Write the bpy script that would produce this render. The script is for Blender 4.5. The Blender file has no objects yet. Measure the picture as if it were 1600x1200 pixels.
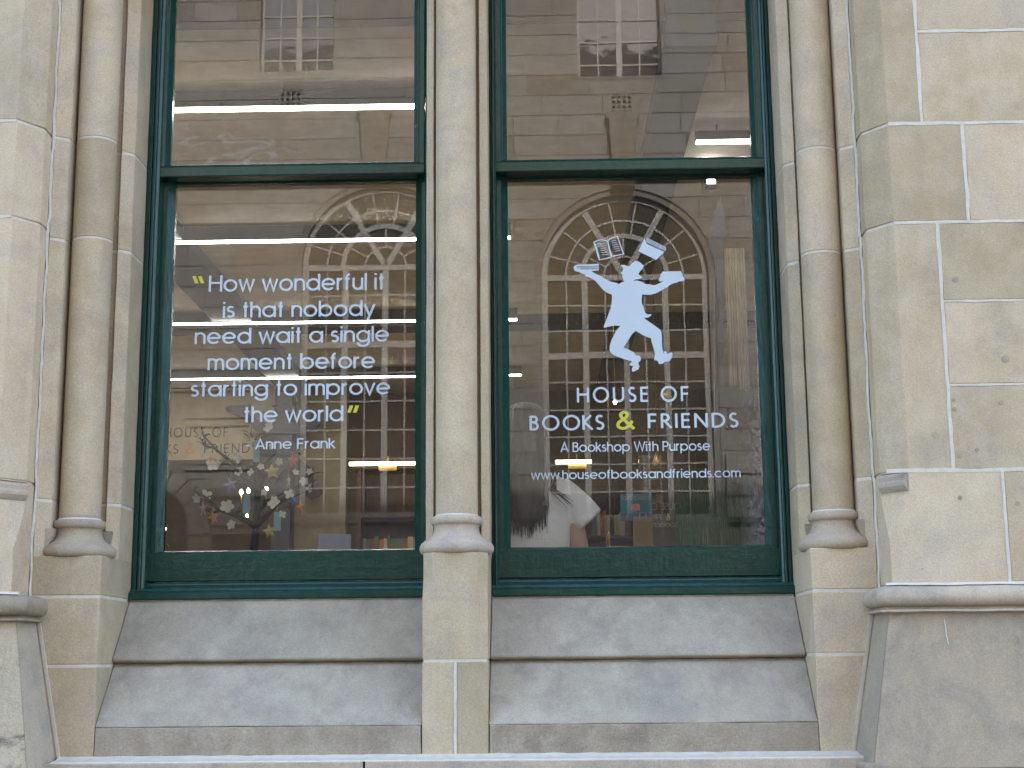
import bpy, bmesh, math, random
from mathutils import Vector, Matrix, noise
random.seed(7)
sc = bpy.context.scene
COL = sc.collection

# ------------------------------------------------------------------ camera, world, sun, exposure
cam_d = bpy.data.cameras.new('camera')
cam = bpy.data.objects.new('camera', cam_d)
COL.objects.link(cam)
sc.camera = cam
FPX = 2300.0                                   # focal length in pixels of the 1600 px wide photograph
cam_d.sensor_width = 36.0
cam_d.lens = FPX / 1600 * 36
cam_d.clip_start = 0.05
cam_d.clip_end = 500
CAM = Vector((0, -5.06, 1.62))
_up = Vector((-110, 12080, -2300)).normalized()
_dp = Vector((50, -437.5, -2300)); _dp = (_dp - _dp.dot(_up) * _up).normalized()
_rt = _dp.cross(_up)
RM = Matrix((_rt, _dp, _up))                   # camera axes -> world axes
cam.matrix_world = Matrix.Translation(CAM) @ RM.to_4x4()

def P(px, py, Y):
    """the point of the plane y=Y that the photograph shows at pixel (px, py)"""
    d = RM @ Vector((px - 800, 600 - py, -FPX))
    return CAM + d * ((Y - CAM.y) / d.y)

world = bpy.data.worlds.new('World'); sc.world = world
world.use_nodes = True
wn = world.node_tree.nodes; wl = world.node_tree.links
sky = wn.new('ShaderNodeTexSky'); sky.sky_type = 'NISHITA'; sky.sun_disc = False
SUN_EL, SUN_AZ = math.radians(42), math.radians(14)     # azimuth from +Y towards +X
sky.sun_elevation = SUN_EL; sky.sun_rotation = SUN_AZ
sky.air_density = 1.0; sky.dust_density = 3.2; sky.ozone_density = 0.8
bg = wn['Background']; bg.inputs['Strength'].default_value = 0.15
wl.new(sky.outputs['Color'], bg.inputs['Color'])
sun_d = bpy.data.lights.new('sun', 'SUN'); sun_d.energy = 3.0; sun_d.angle = math.radians(0.5)
sun_d.color = (1.0, 0.955, 0.88)
sun = bpy.data.objects.new('sun', sun_d); COL.objects.link(sun)
sdir = Vector((math.sin(SUN_AZ) * math.cos(SUN_EL), math.cos(SUN_AZ) * math.cos(SUN_EL), math.sin(SUN_EL)))
sun.rotation_euler = sdir.to_track_quat('Z', 'Y').to_euler()
sun.location = (2, 8, 30)
vs = sc.view_settings
vs.view_transform = 'Standard'; vs.look = 'None'; vs.gamma = 1; vs.use_curve_mapping = False
vs.exposure = 3.18
sc.render.engine = 'CYCLES'
sc.cycles.use_denoising = True
sc.cycles.max_bounces = 10; sc.cycles.diffuse_bounces = 4; sc.cycles.glossy_bounces = 5
sc.cycles.transparent_max_bounces = 24
sc.cycles.caustics_reflective = False; sc.cycles.caustics_refractive = False
sc.cycles.sample_clamp_indirect = 6.0

# ------------------------------------------------------------------ materials
def new_mat(name):
    m = bpy.data.materials.new(name); m.use_nodes = True
    nt = m.node_tree
    for n in list(nt.nodes): nt.nodes.remove(n)
    out = nt.nodes.new('ShaderNodeOutputMaterial')
    return m, nt, out

class N:
    """small node-building helper"""
    def __init__(s, nt): s.nt = nt
    def node(s, t, **kw):
        n = s.nt.nodes.new(t)
        for k, v in kw.items(): setattr(n, k, v)
        return n
    def link(s, a, b): s.nt.links.new(a, b)
    def val(s, inp, v):
        if hasattr(v, 'is_output') or hasattr(v, 'links'): s.link(v, inp)
        else: inp.default_value = v
    def noise(s, vec, scale, detail=4, rough=0.55, dist=0.0):
        n = s.node('ShaderNodeTexNoise'); s.link(vec, n.inputs['Vector'])
        n.inputs['Scale'].default_value = scale; n.inputs['Detail'].default_value = detail
        n.inputs['Roughness'].default_value = rough; n.inputs['Distortion'].default_value = dist
        return n.outputs['Fac']
    def mapping(s, vec, sc_=(1, 1, 1), loc=(0, 0, 0)):
        n = s.node('ShaderNodeMapping'); s.link(vec, n.inputs['Vector'])
        n.inputs['Scale'].default_value = sc_; n.inputs['Location'].default_value = loc
        return n.outputs['Vector']
    def ramp(s, fac, a, b, lo=0.0, hi=1.0):
        n = s.node('ShaderNodeMapRange'); n.clamp = True
        s.link(fac, n.inputs['Value'])
        n.inputs['From Min'].default_value = a; n.inputs['From Max'].default_value = b
        n.inputs['To Min'].default_value = lo; n.inputs['To Max'].default_value = hi
        return n.outputs['Result']
    def math(s, op, a, b=0.0):
        n = s.node('ShaderNodeMath', operation=op)
        s.val(n.inputs[0], a); s.val(n.inputs[1], b)
        return n.outputs[0]
    def mix(s, fac, a, b, mode='MIX'):
        n = s.node('ShaderNodeMix', data_type='RGBA', blend_type=mode)
        s.val(n.inputs['Factor'], fac)
        for i, v in ((6, a), (7, b)):
            if isinstance(v, tuple): n.inputs[i].default_value = (*v, 1) if len(v) == 3 else v
            else: s.link(v, n.inputs[i])
        return n.outputs[2]
    def bump(s, h, strength, dist, prev=None):
        n = s.node('ShaderNodeBump'); s.link(h, n.inputs['Height'])
        n.inputs['Strength'].default_value = strength; n.inputs['Distance'].default_value = dist
        if prev is not None: s.link(prev, n.inputs['Normal'])
        return n.outputs['Normal']

def plain(name, col, rough=0.7, metal=0.0, var=0.12, vscale=9.0, bump=0.15, bscale=60.0, spec=0.4, emit=None, estr=0.0):
    m, nt, out = new_mat(name); h = N(nt)
    g = h.node('ShaderNodeNewGeometry'); pos = g.outputs['Position']
    b = h.node('ShaderNodeBsdfPrincipled')
    f = h.noise(pos, vscale)
    dark = tuple(c * (1 - var) for c in col); light = tuple(min(1, c * (1 + var)) for c in col)
    h.link(h.mix(h.ramp(f, 0.3, 0.7), dark, light), b.inputs['Base Color'])
    b.inputs['Roughness'].default_value = rough; b.inputs['Metallic'].default_value = metal
    b.inputs['Specular IOR Level'].default_value = spec
    if bump:
        h.link(h.bump(h.noise(pos, bscale), bump, 0.002), b.inputs['Normal'])
    if emit:
        b.inputs['Emission Color'].default_value = (*emit, 1); b.inputs['Emission Strength'].default_value = estr
    h.link(b.outputs[0], out.inputs[0])
    return m

def stone(name, c1, c2, c3, stain=(0.16, 0.13, 0.10), stain_amt=0.5, grey=0.35, block=0.16, coarse=0.0, streak=0.5, bumps=1.0, pits=1.0, blo=(0.60, 0.80), wn=0.93):
    """weathered sandstone: per-block tone, cloudy bedding, vertical run-off streaks, grain, small pits"""
    m, nt, out = new_mat(name); h = N(nt)
    pos = h.node('ShaderNodeNewGeometry').outputs['Position']
    oi = h.node('ShaderNodeObjectInfo')
    rnd = oi.outputs['Random']
    off = h.node('ShaderNodeVectorMath', operation='ADD')
    comb = h.node('ShaderNodeCombineXYZ')
    for i, k in enumerate((7.3, 13.1, 29.7)):
        h.link(h.math('MULTIPLY', rnd, k), comb.inputs[i])
    h.link(pos, off.inputs[0]); h.link(comb.outputs[0], off.inputs[1])
    vec = off.outputs[0]
    big = h.noise(vec, 2.2, 5, 0.6, 0.4)
    mid = h.noise(vec, 9.0, 6, 0.62, 0.2)
    fine = h.noise(pos, 170.0, 3, 0.7)
    grain = h.noise(pos, 480.0, 2, 0.8)
    st = h.noise(h.mapping(vec, (11, 11, 1.1)), 1.0, 4, 0.6, 0.3)
    col = h.mix(h.ramp(big, 0.32, 0.68), c1, c2)
    col = h.mix(h.ramp(mid, 0.42, 0.72, 0, 0.7), col, c3)
    # grey atmospheric soot film, patchy
    g2 = h.noise(vec, 3.7, 7, 0.7, 1.2)
    av = sum(c1) / 3
    col = h.mix(h.ramp(h.noise(vec, 1.9, 6, 0.65, 0.9), 0.50, 0.68, 0, 0.55), col, (av * 1.16, av * 0.96, av * 0.74))
    col = h.mix(h.ramp(g2, 0.48, 0.70, 0, grey), col, (av * 0.70, av * 0.63, av * 0.56))
    col = h.mix(h.ramp(st, 0.52, 0.78, 0, stain_amt * streak), col, stain)
    blot = h.noise(vec, 5.0, 8, 0.72, 0.6)
    col = h.mix(h.ramp(blot, blo[0], blo[1], 0, stain_amt), col, stain)
    # per-block tone
    tone = h.ramp(rnd, 0, 1, 1 - block, 1 + block * 0.6)
    cc = h.node('ShaderNodeCombineColor')
    h.link(tone, cc.inputs[0]); h.link(tone, cc.inputs[1]); h.link(h.math('POWER', tone, 1.25), cc.inputs[2])
    col = h.mix(1.0, col, cc.outputs[0], 'MULTIPLY')
    sp = h.ramp(fine, 0.30, 0.70, 0.82, 1.16)
    gr = h.ramp(grain, 0.3, 0.7, 0.87, 1.12)
    sg = h.math('MULTIPLY', sp, gr)
    cs = h.node('ShaderNodeCombineColor')
    for i in range(3): h.link(sg, cs.inputs[i])
    col = h.mix(1.0, col, cs.outputs[0], 'MULTIPLY')
    # scattered dark pits and pale nicks
    vor = h.node('ShaderNodeTexVoronoi'); h.link(pos, vor.inputs['Vector']); vor.inputs['Scale'].default_value = 24
    pit = h.ramp(vor.outputs['Distance'], 0.035, 0.06, 1, 0)
    sel = h.node('ShaderNodeSeparateColor'); h.link(vor.outputs['Color'], sel.inputs[0])
    pitd = h.math('MULTIPLY', pit, h.ramp(sel.outputs[0], 0.90, 0.92))
    pitw = h.math('MULTIPLY', pit, h.ramp(sel.outputs[1], wn, wn + 0.02))
    col = h.mix(h.math('MULTIPLY', pitd, 0.75 * pits), col, (0.07, 0.055, 0.045))
    col = h.mix(h.math('MULTIPLY', pitw, 0.55 * pits), col, (0.75, 0.73, 0.70))
    b = h.node('ShaderNodeBsdfPrincipled')
    h.link(col, b.inputs['Base Color'])
    b.inputs['Roughness'].default_value = 0.88; b.inputs['Specular IOR Level'].default_value = 0.25
    nrm = h.bump(mid, 0.35 * bumps, 0.012)
    nrm = h.bump(fine, 0.30 * bumps, 0.0025, nrm)
    if coarse:
        cr = h.noise(pos, 55.0, 6, 0.75, 0.8)
        nrm = h.bump(h.ramp(cr, 0.42, 0.60), coarse, 0.006, nrm)
    nrm = h.bump(h.math('SUBTRACT', 1.0, pitd), 0.6, 0.003, nrm)
    h.link(nrm, b.inputs['Normal'])
    h.link(b.outputs[0], out.inputs[0])
    return m

def paint_green():
    m, nt, out = new_mat('green_gloss_paint'); h = N(nt)
    pos = h.node('ShaderNodeNewGeometry').outputs['Position']
    v = h.mapping(pos, (60, 60, 9)); hz = h.mapping(pos, (9, 60, 60))
    drip = h.noise(v, 1.0, 5, 0.65, 0.6); drip2 = h.noise(hz, 1.0, 5, 0.65, 0.6)
    lump = h.noise(pos, 26.0, 5, 0.65, 0.5)
    chip = h.noise(pos, 75.0, 6, 0.75, 0.9)
    b = h.node('ShaderNodeBsdfPrincipled')
    col = h.mix(h.ramp(lump, 0.35, 0.7), (0.0050, 0.037, 0.026), (0.0078, 0.050, 0.036))
    col = h.mix(h.ramp(chip, 0.72, 0.80, 0, 0.55), col, (0.11, 0.20, 0.20))
    h.link(col, b.inputs['Base Color'])
    h.link(h.ramp(h.noise(pos, 14, 4), 0.3, 0.7, 0.10, 0.22), b.inputs['Roughness'])
    b.inputs['Specular IOR Level'].default_value = 0.42
    n = h.bump(drip, 0.35, 0.004); n = h.bump(drip2, 0.30, 0.004, n); n = h.bump(lump, 0.35, 0.006, n)
    n = h.bump(h.ramp(chip, 0.66, 0.74), 0.35, 0.0015, n)
    h.link(n, b.inputs['Normal'])
    h.link(b.outputs[0], out.inputs[0])
    return m

def glass(name, ior=1.46, wave=0.00016, smear='none', tint=(0.98, 0.985, 0.98)):
    """clear window pane: a fresnel share mirrors the street, the rest is seen through; thin film of dust"""
    m, nt, out = new_mat(name); h = N(nt)
    tc = h.node('ShaderNodeTexCoord'); gen = tc.outputs['Generated']
    pos = h.node('ShaderNodeNewGeometry').outputs['Position']
    gl = h.node('ShaderNodeBsdfGlossy'); gl.inputs['Roughness'].default_value = 0.0
    gl.inputs['Color'].default_value = (1, 1, 1, 1)
    tr = h.node('ShaderNodeBsdfTransparent'); tr.inputs['Color'].default_value = (*tint, 1)
    fr = h.node('ShaderNodeFresnel'); fr.inputs['IOR'].default_value = ior
    if wave:
        n = h.bump(h.noise(pos, 2.6, 2, 0.4), 1.0, wave)
        h.link(n, gl.inputs['Normal']); h.link(n, fr.inputs['Normal'])
    mx = h.node('ShaderNodeMixShader'); h.link(fr.outputs[0], mx.inputs[0])
    h.link(tr.outputs[0], mx.inputs[1]); h.link(gl.outputs[0], mx.inputs[2])
    di = h.node('ShaderNodeBsdfDiffuse'); di.inputs['Color'].default_value = (0.62, 0.64, 0.66, 1)
    sep = h.node('ShaderNodeSeparateXYZ'); h.link(gen, sep.inputs[0])
    base = h.ramp(h.noise(pos, 6, 5, 0.6), 0.3, 0.8, 0.004, 0.02)
    d = base
    sx, sz = sep.outputs[0], sep.outputs[2]
    if smear == 'bottom':
        low = h.ramp(sz, 0.0, 0.16, 1, 0)
        left = h.ramp(sx, 0.0, 0.75, 1, 0.15)
        wisp = h.ramp(h.noise(h.mapping(pos, (7, 7, 16)), 1.0, 6, 0.7, 1.4), 0.50, 0.72)
        d = h.math('ADD', d, h.math('MULTIPLY', h.math('MULTIPLY', low, left), h.math('MULTIPLY', wisp, 0.55)))
        edge = h.ramp(sz, 0.0, 0.012, 0.30, 0)
        d = h.math('ADD', d, h.math('MULTIPLY', edge, h.ramp(h.noise(pos, 40, 4), 0.4, 0.6)))
    if smear == 'right':
        rt = h.ramp(sx, 0.90, 1.0, 0, 1)
        wob = h.ramp(h.noise(h.mapping(pos, (30, 30, 22)), 1.0, 6, 0.75, 2.2), 0.44, 0.62)
        hi = h.ramp(sz, 0.15, 0.80, 1, 0.2)
        d = h.math('ADD', d, h.math('MULTIPLY', h.math('MULTIPLY', rt, hi), h.math('MULTIPLY', wob, 0.30)))
    if smear in ('right', 'spots'):
        vo = h.node('ShaderNodeTexVoronoi'); h.link(pos, vo.inputs['Vector']); vo.inputs['Scale'].default_value = 95
        s1 = h.ramp(vo.outputs['Distance'], 0.06, 0.14, 1, 0)
        sc_ = h.node('ShaderNodeSeparateColor'); h.link(vo.outputs['Color'], sc_.inputs[0])
        zone = h.ramp(h.noise(pos, 4, 3), 0.48, 0.6)
        low = h.ramp(sz, 0.05, 0.42, 1, 0.04)
        d = h.math('ADD', d, h.math('MULTIPLY', h.math('MULTIPLY', s1, h.ramp(sc_.outputs[0], 0.82, 0.9)), h.math('MULTIPLY', h.math('MULTIPLY', zone, low), 0.5)))
    m2 = h.node('ShaderNodeMixShader'); h.link(d, m2.inputs[0])
    h.link(mx.outputs[0], m2.inputs[1]); h.link(di.outputs[0], m2.inputs[2])
    h.link(m2.outputs[0], out.inputs[0])
    return m

M = {}
M['sand'] = stone('sandstone', (0.515, 0.412, 0.270), (0.445, 0.342, 0.210), (0.555, 0.455, 0.318), stain=(0.25, 0.190, 0.130), stain_amt=0.45, grey=0.38, blo=(0.56, 0.80), wn=0.90)
M['sandgrey'] = stone('grey_weathered_sandstone', (0.43, 0.348, 0.25), (0.48, 0.392, 0.28), (0.38, 0.315, 0.235), blo=(0.54, 0.74), stain=(0.19, 0.165, 0.15), stain_amt=0.55, grey=0.6)
M['sill'] = stone('grey_sill_stone', (0.375, 0.325, 0.242), (0.32, 0.275, 0.202), (0.45, 0.395, 0.295), wn=0.84, stain=(0.20, 0.175, 0.145), stain_amt=0.6, blo=(0.52, 0.76), grey=0.5, block=0.06, streak=0.9)
M['rough'] = stone('flaking_sandstone', (0.43, 0.35, 0.255), (0.35, 0.28, 0.20), (0.50, 0.43, 0.33), blo=(0.52, 0.74), stain=(0.17, 0.14, 0.115), stain_amt=0.65, grey=0.25, coarse=0.55, bumps=1.6)
M['soot'] = stone('blackened_sandstone', (0.52, 0.43, 0.29), (0.43, 0.34, 0.23), (0.58, 0.50, 0.37), stain=(0.06, 0.058, 0.058), stain_amt=0.85, grey=0.15, blo=(0.52, 0.62), coarse=0.35, bumps=1.6, streak=0.3, block=0.02)
M['chamfer'] = stone('grey_dressed_stone', (0.38, 0.315, 0.225), (0.41, 0.345, 0.25), (0.34, 0.285, 0.21), stain=(0.17, 0.155, 0.145), stain_amt=0.35, grey=0.6)
M['mortar'] = plain('white_lime_mortar', (0.57, 0.515, 0.425), 0.95, var=0.10, vscale=30, bump=0.6, bscale=160)
M['oldmortar'] = plain('sandy_mortar', (0.33, 0.27, 0.19), 0.95, var=0.25, vscale=22, bump=0.8, bscale=120)
M['green'] = paint_green()
M['glass_ul'] = glass('glass_upper_left', smear='bottom')
M['glass_ur'] = glass('glass_upper_right', smear='spots')
M['glass_ll'] = glass('glass_lower_left')
M['glass_lr'] = glass('glass_lower_right', smear='right')
M['vinyl'] = plain('pale_blue_white_vinyl', (0.53, 0.605, 0.65), 0.5, var=0.02, bump=0)
M['vinyl_y'] = plain('yellow_vinyl', (0.60, 0.56, 0.05), 0.5, var=0.02, bump=0)
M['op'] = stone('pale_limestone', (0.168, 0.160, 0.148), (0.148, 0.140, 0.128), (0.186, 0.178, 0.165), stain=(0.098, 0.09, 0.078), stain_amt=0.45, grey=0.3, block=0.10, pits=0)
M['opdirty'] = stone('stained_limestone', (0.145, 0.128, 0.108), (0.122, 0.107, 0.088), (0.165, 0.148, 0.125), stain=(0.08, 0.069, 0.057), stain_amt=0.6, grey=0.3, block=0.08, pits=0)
M['opjoint'] = plain('dark_joint', (0.075, 0.068, 0.058), 0.95, bump=0)
M['opframe'] = plain('cream_painted_frame', (0.215, 0.208, 0.196), 0.5, bump=0, var=0.04)
def dark_pane(name, c1, c2, rough=0.04, io=1.5):
    m, nt, out = new_mat(name); h = N(nt)
    pos = h.node('ShaderNodeNewGeometry').outputs['Position']
    oi = h.node('ShaderNodeObjectInfo')
    b = h.node('ShaderNodeBsdfPrincipled')
    f = h.noise(h.mapping(pos, (0.9, 1, 0.5)), 1.0, 3, 0.5, 1.0)
    col = h.mix(h.ramp(f, 0.35, 0.65), c1, c2)
    col = h.mix(h.ramp(oi.outputs['Random'], 0, 1, 0, 0.45), col, c1)
    h.link(col, b.inputs['Base Color'])
    b.inputs['Roughness'].default_value = rough; b.inputs['IOR'].default_value = io
    h.link(h.bump(h.noise(pos, 1.7, 3, 0.5), 0.6, 0.01), b.inputs['Normal'])
    h.link(b.outputs[0], out.inputs[0])
    return m
M['oppane'] = dark_pane('dim_window_pane', (0.025, 0.020, 0.013), (0.075, 0.060, 0.038), io=1.5)
M['oppane_sky'] = dark_pane('upper_window_pane', (0.02, 0.02, 0.025), (0.04, 0.04, 0.045), io=1.9)
M['black'] = plain('black_metal', (0.02, 0.02, 0.022), 0.5, bump=0)
M['darkgrey'] = plain('dark_grey_paint', (0.05, 0.05, 0.055), 0.6, bump=0)
M['led'] = plain('led_diffuser', (0.9, 0.9, 0.9), 0.5, bump=0, emit=(1, 0.97, 0.92), estr=4.5)
M['warmled'] = plain('warm_led', (0.9, 0.85, 0.7), 0.5, bump=0, emit=(1, 0.80, 0.48), estr=2.2)
M['bulb'] = plain('bulb_glow', (0.9, 0.85, 0.7), 0.5, bump=0, emit=(1, 0.86, 0.62), estr=9.0)
M['ceil'] = plain('cream_ceiling_paint', (0.58, 0.525, 0.44), 0.9, bump=0.1)
M['cream'] = plain('cream_wall_paint', (0.34, 0.285, 0.19), 0.9, bump=0.1)
M['brownwall'] = plain('dark_brown_wall', (0.10, 0.075, 0.05), 0.9, bump=0.1)
M['wood'] = plain('dark_red_wood', (0.050, 0.019, 0.013), 0.45, var=0.3, vscale=14)
M['floorwood'] = plain('oak_floor', (0.34, 0.26, 0.17), 0.5, var=0.3, vscale=5)
M['brass'] = plain('brass', (0.45, 0.30, 0.11), 0.35, metal=1.0, bump=0)
M['asphalt'] = plain('asphalt', (0.07, 0.07, 0.07), 0.9, var=0.25, vscale=6, bump=0.5)
M['paving'] = plain('paving_stone', (0.30, 0.28, 0.25), 0.85, var=0.2, vscale=3)
# ------------------------------------------------------------------ object helpers
def mesh(name, verts, faces):
    me = bpy.data.meshes.new(name); me.from_pydata([tuple(v) for v in verts], [], faces); me.update()
    return me
def fixn(me, smooth=False):
    bm = bmesh.new(); bm.from_mesh(me)
    bmesh.ops.recalc_face_normals(bm, faces=bm.faces)
    if smooth:
        for f in bm.faces: f.smooth = True
    bm.to_mesh(me); bm.free()
    return me
def obj(name, me, mat, parent=None, label=None, cat=None, group=None, kind=None):
    o = bpy.data.objects.new(name, me); COL.objects.link(o)
    if mat is not None and me is not None and not me.materials: me.materials.append(mat)
    if parent is not None:
        o.parent = parent
    tag(o, label, cat, group, kind)
    return o
def tag(o, label=None, cat=None, group=None, kind=None):
    if label: o['label'] = label
    if cat: o['category'] = cat
    if group: o['group'] = group
    if kind: o['kind'] = kind
    return o
def thing(name, label, cat, loc=(0, 0, 0), group=None):
    o = bpy.data.objects.new(name, None); COL.objects.link(o)
    o.location = loc; o.empty_display_size = 0.05
    tag(o, label, cat, group)
    return o
def rebase(o, parent):
    """parts are modelled in world coordinates; keep them there under a moved Empty"""
    o.matrix_parent_inverse = Matrix.Translation(-parent.location)
    return o
def part(name, me, mat, par, label=None, kind=None):
    o = obj(name, me, mat, par, label, kind=kind)
    base = par
    if par.type == 'EMPTY': rebase(o, par)
    return o
class MB:
    def __init__(s): s.v = []; s.f = []
    def add(s, v, f):
        k = len(s.v); s.v += [tuple(p) for p in v]; s.f += [tuple(i + k for i in q) for q in f]; return s
    def box(s, x0, x1, y0, y1, z0, z1):
        v = [(x, y, z) for z in (z0, z1) for y in (y0, y1) for x in (x0, x1)]
        return s.add(v, [(0, 2, 3, 1), (4, 5, 7, 6), (0, 1, 5, 4), (2, 6, 7, 3), (0, 4, 6, 2), (1, 3, 7, 5)])
    def prism(s, poly, z0, z1, axis='z'):
        n = len(poly)
        if axis == 'z': v = [(a, b, z0) for a, b in poly] + [(a, b, z1) for a, b in poly]
        elif axis == 'x': v = [(z0, a, b) for a, b in poly] + [(z1, a, b) for a, b in poly]
        else: v = [(a, z0, b) for a, b in poly] + [(a, z1, b) for a, b in poly]
        return s.add(v, [tuple(range(n))[::-1], tuple(range(n, 2 * n))] + [(i, (i + 1) % n, n + (i + 1) % n, n + i) for i in range(n)])
    def loft(s, rings, closed=True, caps=True):
        n = len(rings[0]); k = len(s.v)
        for r in rings: s.v += [tuple(p) for p in r]
        for j in range(len(rings) - 1):
            for i in range(n if closed else n - 1):
                a, b = k + j * n + i, k + j * n + (i + 1) % n
                s.f.append((a, b, b + n, a + n))
        if caps:
            s.f.append(tuple(k + i for i in range(n))[::-1]); s.f.append(tuple(k + (len(rings) - 1) * n + i for i in range(n)))
        return s
    def tube(s, pts, rad, n=6):
        pts = [Vector(p) for p in pts]; rings = []
        for i, p in enumerate(pts):
            t = (pts[min(i + 1, len(pts) - 1)] - pts[max(i - 1, 0)]).normalized()
            a = t.orthogonal().normalized() if i == 0 else (a - a.dot(t) * t).normalized()
            b = t.cross(a); r = rad[i] if isinstance(rad, (list, tuple)) else rad
            rings.append([p + r * (math.cos(q) * a + math.sin(q) * b) for q in [2 * math.pi * j / n for j in range(n)]])
        return s.loft(rings)
    def lathe(s, prof, cx, cy, n=40, a0=0, a1=2 * math.pi):
        rings = [[(cx + r * math.cos(a), cy + r * math.sin(a), z) for a in [a0 + (a1 - a0) * j / n for j in range(n)]] for r, z in prof]
        return s.loft(rings)
    def me(s, name='m', smooth=False):
        return fixn(mesh(name, s.v, s.f), smooth)

def bevel(o, w=0.003, seg=2, ang=30):
    b = o.modifiers.new('bevel', 'BEVEL'); b.width = w; b.segments = seg; b.limit_method = 'ANGLE'; b.angle_limit = math.radians(ang)
    b.harden_normals = False
    return o
def shade_auto(me, ang=40):
    me.polygons.foreach_set('use_smooth', [True] * len(me.polygons))
    try: me.set_sharp_from_angle(angle=math.radians(ang))
    except Exception: pass

def wobble(v, amp, k=9.0, seed=0.0):
    q = Vector(v) * k + Vector((seed, seed * 1.7, seed * 0.3))
    return amp * noise.noise(q), amp * noise.noise(q + Vector((31, 7, 3))), amp * noise.noise(q + Vector((5, 71, 13)))

def extr(name, poly, z0, z1, mat, par, amp=0.0016, step=0.05, bev=0.0035, label=None):
    """a dressed stone: plan outline extruded in steps with slight unevenness, worn arrises"""
    # densify outline
    pl = []
    for i, a in enumerate(poly):
        b = poly[(i + 1) % len(poly)]
        n = max(1, int(math.hypot(b[0] - a[0], b[1] - a[1]) / 0.08))
        for k in range(n): pl.append((a[0] + (b[0] - a[0]) * k / n, a[1] + (b[1] - a[1]) * k / n))
    nz = max(1, int((z1 - z0) / step))
    seed = random.random() * 50
    rings = []
    for j in range(nz + 1):
        z = z0 + (z1 - z0) * j / nz
        e = 0.0
        r = []
        for x, y in pl:
            w = wobble((x, y, z), amp, 9, 0)
            w2 = wobble((x, y, z), amp * 0.6, 31, seed)
            r.append((x + w[0] + w2[0], y + w[1] + w2[1], z + (w2[2] if 0 < j < nz else 0)))
        rings.append(r)
    m = MB().loft(rings).me(name)
    shade_auto(m, 28)
    o = part(name, m, mat, par, label)
    if bev: bevel(o, bev, 2, 35)
    return o

def strip_mesh(pts, w, closed=False, y=0.0, thick=0.0004):
    """flat ribbon of width w along 2D points, mitred, standing in the XZ plane"""
    P2 = [Vector((p[0], p[1])) for p in pts]; n = len(P2); L = []; R = []
    for i in range(n):
        if closed: a, b, c = P2[i - 1], P2[i], P2[(i + 1) % n]
        else: a, b, c = P2[max(i - 1, 0)], P2[i], P2[min(i + 1, n - 1)]
        d1 = (b - a); d2 = (c - b)
        if d1.length < 1e-9: d1 = d2
        if d2.length < 1e-9: d2 = d1
        d1.normalize(); d2.normalize()
        n1 = Vector((-d1.y, d1.x)); n2 = Vector((-d2.y, d2.x))
        mv = (n1 + n2)
        if mv.length < 1e-6: mv = n1
        mv.normalize(); k = 1 / max(0.45, mv.dot(n1))
        L.append(b + mv * (w / 2 * k)); R.append(b - mv * (w / 2 * k))
    return L, R

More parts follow.
